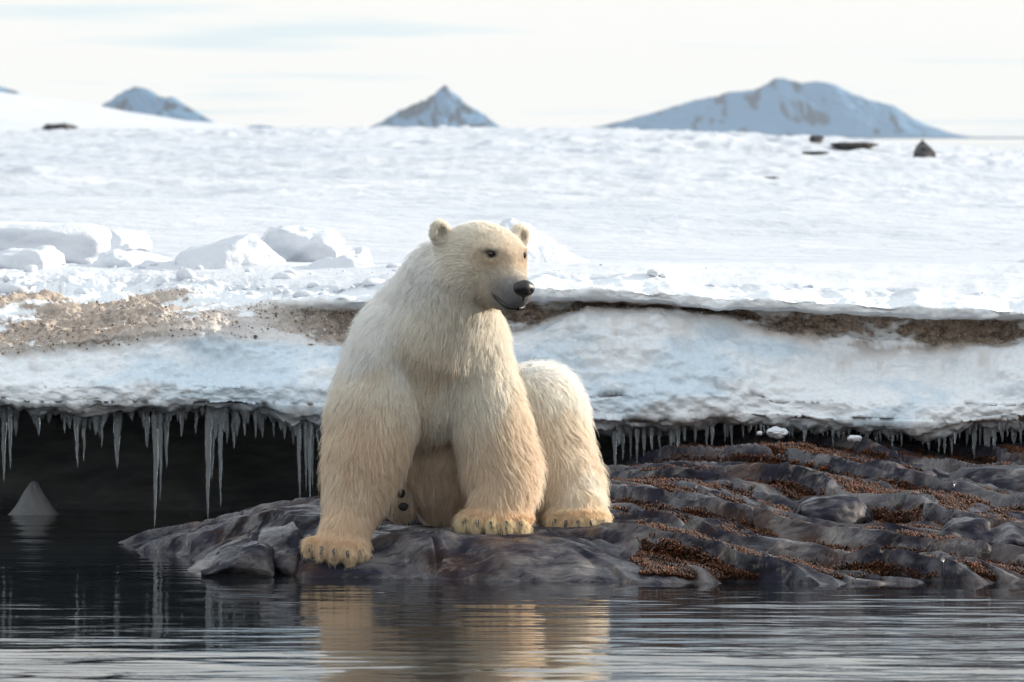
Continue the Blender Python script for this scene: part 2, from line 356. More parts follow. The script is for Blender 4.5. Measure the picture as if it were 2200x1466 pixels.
# ------------------------------------------------------------------ sea
wx_ = np.concatenate([np.linspace(-160, -4.6, 12), np.linspace(-4.5, 4.5, 230), np.linspace(4.6, 160, 12)])
wy_ = np.concatenate([np.linspace(-120, 15.5, 10), np.linspace(16, 33.2, 1150)])
WX, WY = np.meshgrid(wx_, wy_, indexing='ij')
inn = (sstep(15.5, 17.5, WY)*sstep(4.6, 4.0, np.abs(WX)))
def waves(X, Y):
    z = 0.0036*fbm(X*0.8+Y*0.25, Y*2.2, 0.3, 4, 201, 0.5) + 0.0010*perlin(X*3.2, Y*9.5, 1.2, 211)
    z = z*(0.45+0.9*sstep(-0.25, 0.45, perlin(X*0.35, Y*0.55, 4.2, 221)+0.25))
    z = 1.0*z*(1+1.7*sstep(23.0, 19.8, Y)*sstep(-0.4, 0.3, perlin(X*0.45+3, Y*0.8, 1.1, 241)+0.2*(-X)))
    return z + 0.0005*np.sin(Y*9.0+1.2*fbm(X*0.5, Y*0.5, 2.0, 2, 231)+X*0.8)
WZ = np.where(inn > 0, waves(WX, WY)*inn, 0)
tag(mesh_obj('sea', np.stack([WX, WY, WZ], -1).reshape(-1, 3), grid_faces(len(wx_), len(wy_)), WATER), kind='structure')

# ------------------------------------------------------------------ ice shelf
shelf = empty('ice_shelf', (0, 30, 0))
tag(shelf, 'long undercut snow and ice shelf with a brown dirt band, fringed with icicles', 'ice shelf')
# stations across the picture: (px, top, lip, dirt top, dirt bottom, ice bottom) in photo rows, and "left-ness" (sloping gritty bank)
ST = np.array([
 (-900, 600, 640, 660, 745, 872, 1.0),
 (   0, 600, 640, 662, 752, 868, 1.0),
 ( 120, 603, 640, 664, 735, 880, 1.0),
 ( 300, 606, 640, 664, 716, 884, 1.0),
 ( 450, 612, 640, 662, 716, 884, 0.75),
 ( 600, 618, 642, 660, 726, 886, 0.35),
 ( 740, 620, 645, 668, 748, 890, 0.1),
 (1000, 590, 640, 662, 735, 900, 0.0),
 (1130, 588, 640, 654, 704, 915, 0.0),
 (1240, 590, 638, 654, 664, 930, 0.0),
 (1400, 597, 644, 656, 664, 936, 0.0),
 (1500, 604, 650, 662, 672, 918, 0.0),
 (1560, 608, 656, 666, 676, 902, 0.0),
 (1640, 613, 660, 672, 716, 916, 0.0),
 (1850, 625, 672, 684, 742, 922, 0.0),
 (2000, 632, 680, 690, 748, 926, 0.0),
 (2150, 637, 684, 694, 742, 924, 0.0),
 (2240, 640, 686, 696, 725, 922, 0.0),
 (3100, 645, 690, 700, 745, 922, 0.0)], float)
sx = np.linspace(-700, 2900, 1080)
S = np.array([np.interp(sx, ST[:, 0], ST[:, i]) for i in range(7)])
ker = np.hanning(17); ker /= ker.sum()
S = np.array([np.convolve(np.pad(r, 8, 'edge'), ker, 'valid') for r in S])
xw0 = xof(sx, 30.0)
wob = 8*fbm(xw0*1.6, 0*xw0, 0.5, 3, 301); wob2 = 16*fbm(xw0*2.2, 0*xw0, 4.5, 4, 311)
capw = 5*fbm(xw0*2.5, 0*xw0, 8.5, 3, 321)
L = S[6]
def lerp(a, b): return a*(1-L)+b*L
rows = [  # (row in photo, depth) right-hand profile blended with left-hand profile, from the back of the top to under the shelf
 (lerp(S[1]-22, S[1]-10),     lerp(34.6, 34.8)),
 (lerp(S[1]-4, S[1]-2),       lerp(32.2, 33.6)),
 (S[1]-2+lerp(capw, wob),     lerp(30.50, 32.9)),
 (lerp(S[1]+12+capw, S[2]-8), lerp(30.30, 32.2)),
 (lerp(S[1]*.35+S[2]*.65+capw, S[2]+6), lerp(30.13, 31.6)),
 (lerp(S[2]+2+capw, S[3]+4),  lerp(30.13, 31.0)),
 (lerp(S[3]-2+capw, S[4]-44), lerp(30.30, 30.62)),
 (lerp((S[3]+S[4])/2, S[4]-22+wob), lerp(30.36, 30.30)),
 (S[4]+wob2*lerp(0.5, 0.7),   lerp(30.24, 30.06)),
 (S[4]*0.68+S[5]*0.32,        lerp(30.10, 29.95)),
 (S[4]*0.33+S[5]*0.67,        lerp(29.95, 29.84)),
 (S[4]*0.10+S[5]*0.90,        lerp(29.93, 29.85)),
 (S[5]+wob*0.5,               lerp(30.02, 29.94)),
 (S[5]-2+wob*0.4,             lerp(30.35, 30.25)),
 (S[5]-8,                     lerp(31.2, 31.0)),
 (S[5]-6,                     lerp(33.4, 33.4))]
pts = np.array([[xof(sx, r[1]), r[1]*np.ones_like(sx), zof(r[0], r[1]*np.ones_like(sx))] for r in rows])    # (rows, 3, nx)
pts[0, 1] = 36.0; pts[0, 0] = xof(sx, 36.0); pts[0, 2] = field_z(pts[0, 0], pts[0, 1])-0.10
pts[1, 1] = 34.3; pts[1, 0] = xof(sx, 34.3); pts[1, 2] = field_z(pts[1, 0], pts[1, 1])+0.012
# Catmull-Rom along the profile
nr = len(rows); per = [8, 24, 28, 18, 18, 14, 18, 18, 34, 34, 26, 22, 16, 12, 8]
out, vpar = [], []
for i in range(nr-1):
    p0, p1, p2, p3 = pts[max(i-1, 0)], pts[i], pts[i+1], pts[min(i+2, nr-1)]
    seg = np.linalg.norm(p2-p1, axis=0)
    p0 = p1-(p1-p0)*np.minimum(1, seg/(np.linalg.norm(p1-p0, axis=0)+1e-9)); p3 = p2+(p3-p2)*np.minimum(1, seg/(np.linalg.norm(p3-p2, axis=0)+1e-9))
    for t in np.arange(per[i])/per[i]:
        tt = 0.5*(2*p1+(p2-p0)*t*0.8+(2*p0-5*p1+4*p2-p3)*t*t*0.8+(3*p1-p0-3*p2+p3)*t**3*0.8)
        ll = p1*(1-t)+p2*t
        out.append(0.75*tt+0.25*ll if i not in (5,) else ll); vpar.append(i+t)
out.append(pts[-1]); vpar.append(nr-1.0)
G = np.array(out).transpose(2, 0, 1); vpar = np.array(vpar)             # (nx, nv, 3)
VP = np.repeat(vpar[None], len(sx), 0); LL = np.repeat(L[:, None], len(vpar), 1)
du = np.gradient(G, axis=0); dv = np.gradient(G, axis=1); N = np.cross(du, dv); N /= np.linalg.norm(N, axis=-1, keepdims=True)+1e-12
if (N[540, int(np.argmin(np.abs(vpar-10)))][1] > 0): N = -N
X, Y, Z = G[..., 0], G[..., 1], G[..., 2]
PXs = np.repeat(sx[:, None], len(vpar), 1)
win = lambda a, b, c, d: sstep(a, b, VP)*(1-sstep(c, d, VP))
cap = win(0.5, 1.5, 5.2, 5.8)*(1-LL); bank = win(0.3, 1.2, 7.8, 8.6)*LL; dirtv = win(5.4, 5.9, 7.7, 8.4)*(1-LL); face = win(7.8, 8.5, 12, 13)
disp = cap*((0.010+0.022*sstep(1.9, 2.6, VP))*fbm(X*4, Y*4, Z*6, 4, 401)+0.026*fbm(X*1.6, Y*1.3, Z*1, 3, 405))
disp += bank*(0.25+0.75*sstep(1.6, 2.6, VP))*(0.060*fbm(X*2.6, Y*2.0, Z*5, 4, 411, 0.55)+0.030*np.abs(fbm(X*9, Y*7, Z*12, 3, 415))+0.012*fbm(X*40, Y*30, Z*40, 2, 419))
disp += dirtv*(0.022*fbm(X*9, Y*9, Z*9, 4, 421)+0.008*fbm(X*40, Y*30, Z*40, 2, 425))
disp += face*(0.085*fbm(X*1.5, Y*1.5, Z*2.6, 4, 431)+0.015*ridged(X*4.2, Y*3, Z*7, 3, 435)+0.012*fbm(X*18, Y*18, Z*22, 3, 437)-0.03)
edge = win(11.0, 12.2, 12.6, 14)
disp += edge*0.03*fbm(X*10, Y*10, 0*Z, 3, 441)
G2 = G+N*disp[..., None]
X, Y, Z = G2[..., 0], G2[..., 1], G2[..., 2]
# colours: the dirt itself, the snow and the ice
n1 = fbm(X*3.2, Y*2.5, Z*6, 5, 451, 0.6); n2 = fbm(X*1.1, Y*1.0, Z*3.0, 4, 461, 0.55); n3 = fbm(X*16, Y*14, Z*20, 4, 471, 0.6)
snow_c = np.array([0.88, 0.90, 0.92]); ice_c = np.array([0.64, 0.75, 0.84]); dirt_c = np.array([0.120, 0.078, 0.055]); dirt_l = np.array([0.30, 0.225, 0.165]); rim_c = np.array([0.50, 0.55, 0.60])
dirt_m = np.clip(dirtv*sstep(-0.35, 0.05, n1+0.35*(1-np.abs(VP-6.8)/1.6)+0.1*n3), 0, 1)
bank_m = bank*sstep(-0.16, 0.12, n1*1.0+n2*0.6+0.22*(VP-3.6)-0.05*(VP-6)**2)
bank_m = np.clip(bank_m, 0, 1)
dm = np.maximum(dirt_m, bank_m*0.92)
# trickles of dirt on the upper ice face, grey rim at the bottom
dm = np.maximum(dm, face*sstep(0.15, 0.5, fbm(X*7, 0*X, Z*1.2, 4, 481)+0.5*(8.5-VP)+0.3*n1)*0.22*(1-sstep(8.6, 9.4, VP)))
dm = np.maximum(dm, LL*sstep(10.9, 11.5, VP)*0.35*(0.6+n1))
dm = np.clip(dm, 0, 1)[..., None]
icem = np.clip(face*sstep(-0.12, 0.45, n2+0.35*n1), 0, 1)[..., None]*0.85
rim = (sstep(11.0, 12.2, VP)*(0.85+0.3*n1))[..., None].clip(0, 1)
colr = snow_c*(1-icem)+ice_c*icem
topm = (1-sstep(2.3, 3.2, VP))[..., None]; colr = colr*(1-topm)+np.array([0.65, 0.67, 0.71])*topm      # the same wind-packed snow as the field
dl = sstep(-0.25, 0.35, n3+0.4*n1+LL*0.25)[..., None]
dcol = dirt_c*(1-dl)+dirt_l*dl
col = colr*(1-rim)+rim_c*rim; col = col*(1-dm)+dcol*dm
d2 = np.clip(dm*1.0, 0, 1)
col2 = col*(1-0.45*d2)+np.array([0.70, 0.62, 0.54])*0.45*d2
col2 = np.where(d2 > 0.15, col2, col*np.array([0.86, 0.91, 0.95]))
rough = 0.62-0.28*icem[..., 0]*(1-dm[..., 0])-0.2*rim[..., 0]
body = mesh_obj('bank', G2.reshape(-1, 3), grid_faces(len(sx), len(vpar), True), SHELF, cols={'col': col.reshape(-1, 3), 'col2': col2.reshape(-1, 3), 'rough': rough.ravel()})
adopt(body, shelf)
face_x, bot_z, bot_y = sx, G2[:, int(np.argmin(np.abs(vpar-12.0))), 2], G2[:, int(np.argmin(np.abs(vpar-12.0))), 1]

# cave wall under the shelf
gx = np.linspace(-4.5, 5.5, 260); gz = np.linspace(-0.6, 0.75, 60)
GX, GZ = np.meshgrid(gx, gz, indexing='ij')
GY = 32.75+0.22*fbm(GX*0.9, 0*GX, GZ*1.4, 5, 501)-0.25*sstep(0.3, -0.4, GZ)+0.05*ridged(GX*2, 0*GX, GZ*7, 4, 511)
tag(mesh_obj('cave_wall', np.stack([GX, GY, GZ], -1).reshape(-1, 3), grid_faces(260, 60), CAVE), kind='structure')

# ------------------------------------------------------------------ icicles
rng = np.random.default_rng(4)
def icicle(px, top, tip, w, dy=0.0, bell=0.0):
    i = int(np.argmin(np.abs(sx-px))); Y = float(bot_y[i])+0.03+dy
    zt = max(float(zof(top, Y)), float(bot_z[i]))+0.02; zb = float(zof(tip, Y)); x = float(xof(px, Y)); w = 0.78*w*Y/F/2; zb = min(zb, float(bot_z[i])-0.02)
    n, k = 16, 9
    s = np.linspace(0, 1, n); ph = rng.uniform(0, 6.28)
    r = w*((1-s)**0.85*0.75+0.25*(1-s**3)) + bell*Y/F*np.exp(-s*9)
    r = r*(1+0.10*np.sin(s*(zt-zb)*70+ph))+0.0012; r[-1] = 0.0006
    a = np.linspace(0, 2*math.pi, k, endpoint=False)+ph
    lob = 1+0.18*np.cos(2*a+ph)
    off = np.cumsum(rng.normal(0, 0.0011, (n, 2)), 0)
    V = np.stack([x+off[:, :1]+r[:, None]*np.cos(a)*lob, Y+off[:, 1:]+r[:, None]*np.sin(a)*lob, np.repeat((zt+(zb-zt)*s)[:, None], k, 1)], -1).reshape(-1, 3)
    i = np.arange(n*k).reshape(n, k); j = np.roll(i, -1, 1)
    Fq = np.stack([i[:-1], i[1:], j[1:], j[:-1]], -1).reshape(-1, 4)
    o = mesh_obj('icicle', V, Fq, ICE); adopt(o, shelf)
for px, top, tip, w in [(10,880,1038,20),(22,890,1009,11),(36,880,940,26),(80,878,937,24),(72,876,912,16),(139,878,932,12),(150,884,922,22),(161,884,1005,11),(178,884,993,11),(170,884,926,30),
    (205,886,936,30),(196,886,925,18),(221,886,963,11),(215,886,942,16),(252,880,1008,22),(258,880,930,16),(315,880,963,18),(309,880,920,14),(335,880,1135,17),(345,880,1077,15),(356,880,1006,14),(340,880,930,34),(362,880,925,22),
    (393,884,940,16),(388,884,920,12),(422,886,934,11),(449,884,1117,18),(458,886,1035,11),(473,886,1093,16),(462,884,945,34),(490,886,955,13),(480,886,930,18),(503,886,965,13),(507,886,940,22),(526,888,938,11),
    (549,888,943,17),(563,888,942,15),(556,888,925,20),(590,888,940,9),(612,890,945,26),(604,890,925,14),(630,892,957,10),(641,892,1080,15),(656,892,1058,12),(664,892,1078,13),(671,892,1050,11),(652,890,945,40),(683,892,960,12)]:
    icicle(px, top, tip, w, rng.uniform(-0.02, 0.04), 3)
for px, top, tip, w in [(1321,935,1015,14),(1338,935,990,11),(1330,935,958,16),(1355,935,990,11),(1370,935,1003,12),(1384,935,990,11),(1402,935,971,12),(1417,935,971,10),(1440,932,986,13),(1457,928,986,13),(1449,930,955,16),(1470,925,950,12),
    (1497,918,951,13),(1520,905,958,14),(1529,905,966,13),(1556,902,951,11),(1570,905,964,13),(1562,905,940,14),(1595,908,941,10),(1612,910,932,9),(1640,914,934,10),
    (1952,924,950,16),(1966,924,945,14),(1980,924,960,20),(1993,924,968,12),(2010,922,954,11),(2040,922,945,12),(2079,922,958,13),(2094,922,994,15),(2106,922,960,10),(2118,922,987,13),(2126,922,968,14),(2136,922,990,14),(2150,922,950,16),(2180,920,960,11),(2193,920,957,10),(2205,920,965,12)]:
    icicle(px, top, tip, w, rng.uniform(-0.02, 0.05), 3)
for px in np.arange(-40, 700, 13.0):
    px = px+rng.uniform(-5, 5); b_py = HY-(float(bot_z[int(np.argmin(np.abs(sx-px)))])-EYE)*F/29.9
    icicle(px, b_py-5, b_py+rng.gamma(2.5, 5.0)+5, rng.uniform(12, 28), rng.uniform(-0.03, 0.03), 3)
for px in np.concatenate([np.arange(1605, 1945, 9.0), np.arange(2020, 2240, 11.0)]):
    b_py = HY-(float(bot_z[int(np.argmin(np.abs(sx-px)))])-EYE)*F/30.0
    icicle(px+rng.uniform(-2.5, 2.5), b_py-4, b_py+rng.gamma(3.0, 5.0)+6, rng.uniform(7, 12), rng.uniform(-0.05, 0.02), 2)

# ------------------------------------------------------------------ snow blocks, boulders
def lump_mesh(seed, box=0.5, rough=0.16, sub=5, facet=0.0, peak=0.0):
    bm = bmesh.new(); bmesh.ops.create_icosphere(bm, subdivisions=sub, radius=1.0)
    V = np.array([v.co for v in bm.verts]); Fc = np.array([[v.index for v in f.verts] for f in bm.faces]); bm.free()
    e = 2+box*6
    r = 1/((np.abs(V)**e).sum(1)**(1/e)); W = V*r[:, None]
    if facet > 0:                                            # cut with random planes for broken faces
        rg = np.random.default_rng(seed)
        for _ in range(int(facet)):
            d = rg.normal(size=3); d /= np.linalg.norm(d); h = rg.uniform(0.55, 0.9); q = W@d; W -= np.maximum(q-h, 0)[:, None]*d*0.92
    nz_ = fbm(W[:, 0]*1.3+seed, W[:, 1]*1.3, W[:, 2]*1.3, 5, seed, 0.5)
    W = W*(1+rough*nz_)[:, None]
    if peak: W[:, :2] *= (1-peak*np.clip((W[:, 2:]+1)/2, 0, 1))
    return W, Fc
def lump(name, px0, px1, pytop, pybot, Y, depth, seed, mat, shear=0.0, rotz=0.0, **kw):
    W, Fc = lump_mesh(seed, **kw)
    W -= (W.max(0)+W.min(0))/2; W /= (W.max(0)-W.min(0))/2
    zt, zb = float(zof(pytop, Y)), float(zof(pybot, Y)); x0, x1 = float(xof(px0, Y)), float(xof(px1, Y))
    V = np.c_[W[:, 0]*(x1-x0)/2+shear*(x1-x0)*W[:, 2], W[:, 1]*depth/2, (W[:, 2]+1)*(zt-zb)/2]
    o = mesh_obj(name, V, Fc, mat); o.location = ((x0+x1)/2, Y, zb); return o
G1 = 'snow blocks lying along the shelf'
tag(lump('snow_block', -140, 248, 474, 612, 35.2, 1.5, 1, SNOW, box=1.0, rough=0.10, facet=4), 'large flat-topped snow slab lying behind the dirty bank', 'snow block', G1)
tag(lump('snow_block', 232, 332, 492, 600, 36.2, 0.9, 2, SNOW, box=0.5, rough=0.16, facet=4), 'small bright snow block at the end of the flat-topped slab', 'snow block', G1)
tag(lump('snow_block', 195, 395, 535, 660, 34.2, 0.8, 3, SNOW, box=0.2, rough=0.2, facet=5), 'low rounded snow heap on dirt below the flat-topped slab', 'snow block', G1)
tag(lump('snow_block', 372, 632, 502, 640, 34.0, 0.9, 4, SNOW, box=0.1, rough=0.14, facet=9, peak=0.45), 'wedge-shaped snow block with a sloping ridge on the bank', 'snow block', G1)
tag(lump('snow_block', 545, 742, 484, 640, 34.9, 1.0, 5, SNOW, box=0.3, rough=0.16, facet=7, peak=0.2), 'rounded grey-blue snow block leaning behind the wedge-shaped block', 'snow block', G1)
tag(lump('snow_block', 690, 800, 530, 640, 35.6, 0.8, 6, SNOW, box=0.2, rough=0.2, facet=5), 'small snow block beside the rounded block, towards the bear', 'snow block', G1)
tag(lump('snow_block', 620, 840, 548, 660, 33.4, 0.7, 7, SNOW, box=0.0, rough=0.2, facet=3, peak=0.3), 'low smooth snow mound beside the bear\'s back', 'snow block', G1)
tag(lump('snow_block', 660, 780, 592, 660, 32.6, 0.4, 8, SNOW, box=0.1, rough=0.22, facet=4), 'dirty little snow lump on the bank edge beside the bear', 'snow block', G1)
tag(lump('snow_block', -60, 170, 527, 660, 34.0, 0.7, 9, SNOW, box=0.2, rough=0.24, facet=5), 'crumbled snow heap at the foot of the flat-topped slab', 'snow block', G1)
def mound(name, crest, Y, base_py, depth, seed, label):
    cx = np.array([c[0] for c in crest], float); cy = np.array([c[1] for c in crest], float)
    n, k = 180, 90; px = np.linspace(cx[0], cx[-1], n); t = np.linspace(-1, 1, k)
    zt = zof(np.interp(px, cx, cy), Y); ker = np.hanning(11); ker /= ker.sum(); zt = np.convolve(np.pad(zt, 5, 'edge'), ker, 'valid')
    zb = float(zof(base_py, Y)); PX, T = np.meshgrid(px, t, indexing='ij'); Xm = xof(PX, Y); H = np.maximum(zt-zb, 0)[:, None]*(1-np.abs(T)**1.7)
    nn = fbm(Xm*5, T*depth*5, 0.4, 4, seed); H = H*(1+0.10*nn)+0.006*fbm(Xm*22, T*depth*22, 0.4, 3, seed+3)*(1-np.abs(T))
    V = np.stack([Xm-Xm.mean(), T*depth*(0.35+0.65*np.sqrt(np.maximum(zt-zb, 0.01)/max((zt-zb).max(), .01)))[:, None], H-0.02], -1).reshape(-1, 3)
    o = mesh_obj(name, V, grid_faces(n, k), SNOW); o.location = (float(Xm.mean()), Y, zb); return tag(o, label, 'snow mound')
mound('snow_mound', [(1030, 600), (1060, 500), (1078, 462), (1100, 458), (1140, 480), (1170, 500), (1210, 525), (1260, 550), (1310, 575), (1370, 602)], 34.2, 604, 0.34, 601, 'peaked snow mound rising behind the bear\'s head')
mound('snow_mound', [(1570, 612), (1620, 594), (1680, 588), (1740, 580), (1790, 584), (1815, 600), (1880, 612)], 33.6, 614, 0.4, 607, 'low crumbly snow mound on the shelf edge')
mound('snow_mound', [(2030, 602), (2080, 585), (2140, 566), (2200, 552), (2280, 540), (2380, 552), (2480, 602)], 35.2, 602, 0.6, 611, 'smooth snow drift with a grey-blue shaded flank')

def boulder(px0, px1, pt, pb, Y, d, seed, label, mat=None, **kw):
    return tag(lump('boulder', px0, px1, pt, pb, Y, d, seed, mat or ROCK, **kw), label, 'boulder')
boulder(428, 592, 1168, 1268, 26.12, 0.40, 21, 'slate wedge with wood-like grain at the waterline by the front paw', box=0.5, rough=0.14, facet=8, peak=0.2)
boulder(552, 668, 1122, 1262, 26.32, 0.45, 22, 'rounded brown boulder between the slate wedge and the bear\'s paw', box=0.2, rough=0.16, facet=7)
boulder(1990, 2135, 1112, 1230, 26.8, 0.40, 23, 'squat blue-grey boulder standing in brown weed', box=0.4, rough=0.14, facet=8)
boulder(2118, 2290, 1122, 1240, 26.7, 0.45, 24, 'rounded blue-grey boulder beside the squat one', box=0.4, rough=0.14, facet=7)
boulder(1695, 1880, 1062, 1160, 27.5, 0.5, 25, 'smooth pale boulder lying among rockweed up the shore', box=0.1, rough=0.14, facet=6)
boulder(2020, 2330, 1000, 1110, 28.8, 0.9, 26, 'long flat dark slab below the icicles', box=0.4, rough=0.16, facet=6)
boulder(1870, 2010, 1010, 1080, 28.9, 0.5, 27, 'dark rounded boulder in the shade of the shelf', box=0.2, rough=0.18, facet=6)
boulder(2130, 2290, 945, 1040, 30.2, 0.6, 28, 'shadowed boulder wedged under the shelf', box=0.3, rough=0.18, facet=6)
_fy = np.geomspace(42, 166, 700)
def far_rock(px, base, w, h, seed, label, **kw):
    py = HY-(field_z(xof(px, _fy), _fy)-EYE)*F/_fy; Y = float(_fy[int(np.argmax(py <= base+1))]) if (py <= base+1).any() else 160.0
    return boulder(px-w/2, px+w/2, base-h, base+h*0.5, Y, w*Y/F*0.8, seed, label, FARROCK, **kw)
far_rock(1986, 332, 50, 34, 29, 'dark pointed boulder standing alone on the snow field', box=0.0, rough=0.12, facet=5, peak=1.0)
far_rock(1835, 316, 105, 10, 31, 'long low dark rock breaking through the snow ridge', box=0.1, rough=0.3, sub=4)
far_rock(1754, 302, 34, 11, 32, 'small dark rock on the skyline of the snow ridge', box=0.1, rough=0.3, sub=4)
far_rock(1752, 330, 60, 5, 36, 'faint low rock half buried below the snow ridge', box=0.1, rough=0.3, sub=4)
far_rock(1655, 385, 44, 5, 33, 'little flat rock poking out of the middle of the snow field', box=0.1, rough=0.3, sub=4)
boulder(88, 172, 264, 292, 300, 3.0, 34, 'dark brown rock on the smooth snow hill', FARROCK, box=0.1, rough=0.3, sub=4)

tag(lump('snow_chunk', 1646, 1694, 916, 944, 29.7, 0.12, 41, SNOW, box=0.0, rough=0.25, facet=3), 'white snow chunk lying on the dark dome of rock', 'snow chunk')
tag(lump('snow_chunk', 1820, 1852, 935, 950, 29.6, 0.09, 42, SNOW, box=0.0, rough=0.2), 'thin flat snow chunk on the dark dome under the small icicles', 'snow chunk')
tag(lump('snow_chunk', 1626, 1638, 926, 936, 29.6, 0.05, 43, SNOW, box=0.2, rough=0.2, sub=3), 'tiny snow chunk next to the white chunk on the dome', 'snow chunk')

ncr = 130; W0, F0_ = lump_mesh(61, 0.1, 0.2, 2, facet=3); Vc, Fq_ = [], []
rgc = np.random.default_rng(12)
for k in range(ncr):
    px = rgc.choice([rgc.uniform(-200, 860), rgc.uniform(1150, 2300)], p=[0.9, 0.1]); ii = int(np.argmin(np.abs(sx-px))); jj = rgc.integers(int(np.argmin(np.abs(vpar-1.15))), int(np.argmin(np.abs(vpar-(4.2 if px < 700 else 2.6)))))
    sc_ = min(rgc.gamma(1.1, 0.010)+0.005, 0.06); A_ = rgc.uniform(0, 6.28); R3 = np.array([[math.cos(A_), -math.sin(A_), 0], [math.sin(A_), math.cos(A_), 0], [0, 0, 1]])
    Vc.append((W0*np.array([rgc.uniform(1.1, 2.2), 1.0, rgc.uniform(.5, .9)])*sc_)@R3.T+G2[ii, jj]+np.array([0, 0, sc_*0.25])); Fq_.append(F0_+k*len(W0))
tag(mesh_obj('snow_crumbs', np.concatenate(Vc), np.concatenate(Fq_), SNOW), 'small crumbs of snow strewn along the shelf edge', 'snow crumbs', kind='stuff')

# pile of snow at the back of the cave
pr, pa = np.linspace(0, 1, 26), np.linspace(0, 2*math.pi, 41)
PR_, PA_ = np.meshgrid(pr, pa, indexing='ij'); PH = 0.215*np.maximum(np.exp(-(PR_*1.75)**1.7)-0.08*PR_, 0)*(1+0.08*perlin(PR_*4, np.cos(PA_)*2, np.sin(PA_)*2, 9))-0.03
PRR = PR_*(0.19+0.02*np.cos(3*PA_+1))
pz = mesh_obj('snow_pile', np.stack([PRR*np.cos(PA_), PRR*np.sin(PA_), PH], -1).reshape(-1, 3), grid_faces(26, 41), SNOW); q = P(72, 1096, 32.15); pz.location = (q[0], q[1], 0)
tag(pz, 'cone of snow fallen at the water\'s edge inside the dark cave', 'snow pile')

# ------------------------------------------------------------------ grit on the bank, rockweed on the rocks
sel = (bank_m+0.7*dirt_m > 0.35) & (VP > 1.5) & (VP < 9.2) & (PXs < 2400) & (PXs > -300)
idx = np.flatnonzero(sel.ravel()); pick = rng.choice(idx, 13000)
C = G2.reshape(-1, 3)[pick]+rng.normal(0, 0.006, (13000, 3)); NN = N.reshape(-1, 3)[pick]; C = C+NN*0.004
octv = np.array([[1,0,0],[-1,0,0],[0,1,0],[0,-1,0],[0,0,1],[0,0,-1]], float); octf = np.array([[0,2,4],[2,1,4],[1,3,4],[3,0,4],[2,0,5],[1,2,5],[3,1,5],[0,3,5]])
siz = rng.gamma(1.5, 0.0017, 13000)*np.where(PXs.ravel()[pick] > 900, 0.55, 1.0)
siz = np.clip(siz, 0.002, 0.035)
R = rng.normal(size=(13000, 3, 3)); R, _ = np.linalg.qr(R)
V = C[:, None]+np.einsum('nij,kj->nki', R, octv)*siz[:, None, None]*rng.uniform(0.6, 1.3, (13000, 6, 1))
Fo = (octf[None]+6*np.arange(13000)[:, None, None]).reshape(-1, 3)
pal = np.array([[0.13, 0.085, 0.06], [0.22, 0.155, 0.11], [0.36, 0.28, 0.21], [0.72, 0.68, 0.64], [0.80, 0.82, 0.84]])
pc = pal[rng.choice(5, 13000, p=[0.25, 0.3, 0.2, 0.13, 0.12])]
tag(mesh_obj('grit', V.reshape(-1, 3), Fo, GRIT, smooth=False, cols={'col': np.repeat(pc, 6, 0)}), 'brown grit and ice crumbs strewn over the dirty bank', 'grit', kind='stuff')

nb = 1130000
wxs = rng.uniform(-1.6, 3.6, nb); wys = rng.uniform(25.6, 30.2, nb)
zz = rock_at(wxs, wys); lo = (rock_at(wxs+0.09, wys)+rock_at(wxs-0.09, wys)+rock_at(wxs, wys+0.09)+rock_at(wxs, wys-0.09))/4
wm = fbm(wxs*1.5+wys*0.5, wys*1.3, 0.6, 4, 701, 0.6)
calm = np.ones(nb, bool)
for p, r in FEET: calm &= ((wxs-p[0])**2+(wys-p[1])**2) > (r*1.0)**2
ok = (zz > 0.01) & ((lo-zz)*34+wm*1.1-0.16+0.20*sstep(0.6, 1.6, wxs) > 0.12) & calm & (wxs > 0.50+0.15*wm)
wxs, wys, zz = wxs[ok], wys[ok], zz[ok]; nt = len(wxs); nbld = 5
bx_ = np.repeat(wxs, nbld)+rng.normal(0, 0.012, nt*nbld); by_ = np.repeat(wys, nbld)+rng.normal(0, 0.012, nt*nbld); bz_ = np.repeat(zz, nbld)-0.004
n_ = nt*nbld; ang = rng.normal(STRIKE, 0.9, n_); ln = rng.uniform(0.012, 0.042, n_); wd = rng.uniform(0.0012, 0.0030, n_); up = rng.uniform(0.15, 0.75, n_)
dx, dy_ = np.cos(ang), np.sin(ang); sxn, syn = -dy_*wd, dx*wd
b0 = np.stack([bx_-sxn, by_-syn, bz_], -1); b1 = np.stack([bx_+sxn, by_+syn, bz_], -1)
m0 = np.stack([bx_+dx*ln*.55-sxn*1.3, by_+dy_*ln*.55-syn*1.3, bz_+ln*up], -1); m1 = np.stack([bx_+dx*ln*.55+sxn*1.3, by_+dy_*ln*.55+syn*1.3, bz_+ln*up], -1)
tp = np.stack([bx_+dx*ln, by_+dy_*ln, bz_+ln*up*0.7], -1)
V = np.stack([b0, b1, m0, m1, tp], 1).reshape(-1, 3); o5 = 5*np.arange(n_)[:, None]
Fw = np.concatenate([o5+np.array([[0, 1, 3]]), o5+np.array([[0, 3, 2]]), o5+np.array([[2, 3, 4]])])
wp = np.array([[0.07, 0.026, 0.012], [0.14, 0.050, 0.018], [0.26, 0.085, 0.025], [0.08, 0.042, 0.018]])
wc = np.repeat(wp[rng.choice(4, nt)]*rng.uniform(0.5, 1.5, (nt, 1)), nbld*5, 0)
tag(mesh_obj('rockweed', V, Fw, WEED, cols={'col': wc}), 'rusty brown rockweed filling the rock crevices', 'rockweed', kind='stuff')

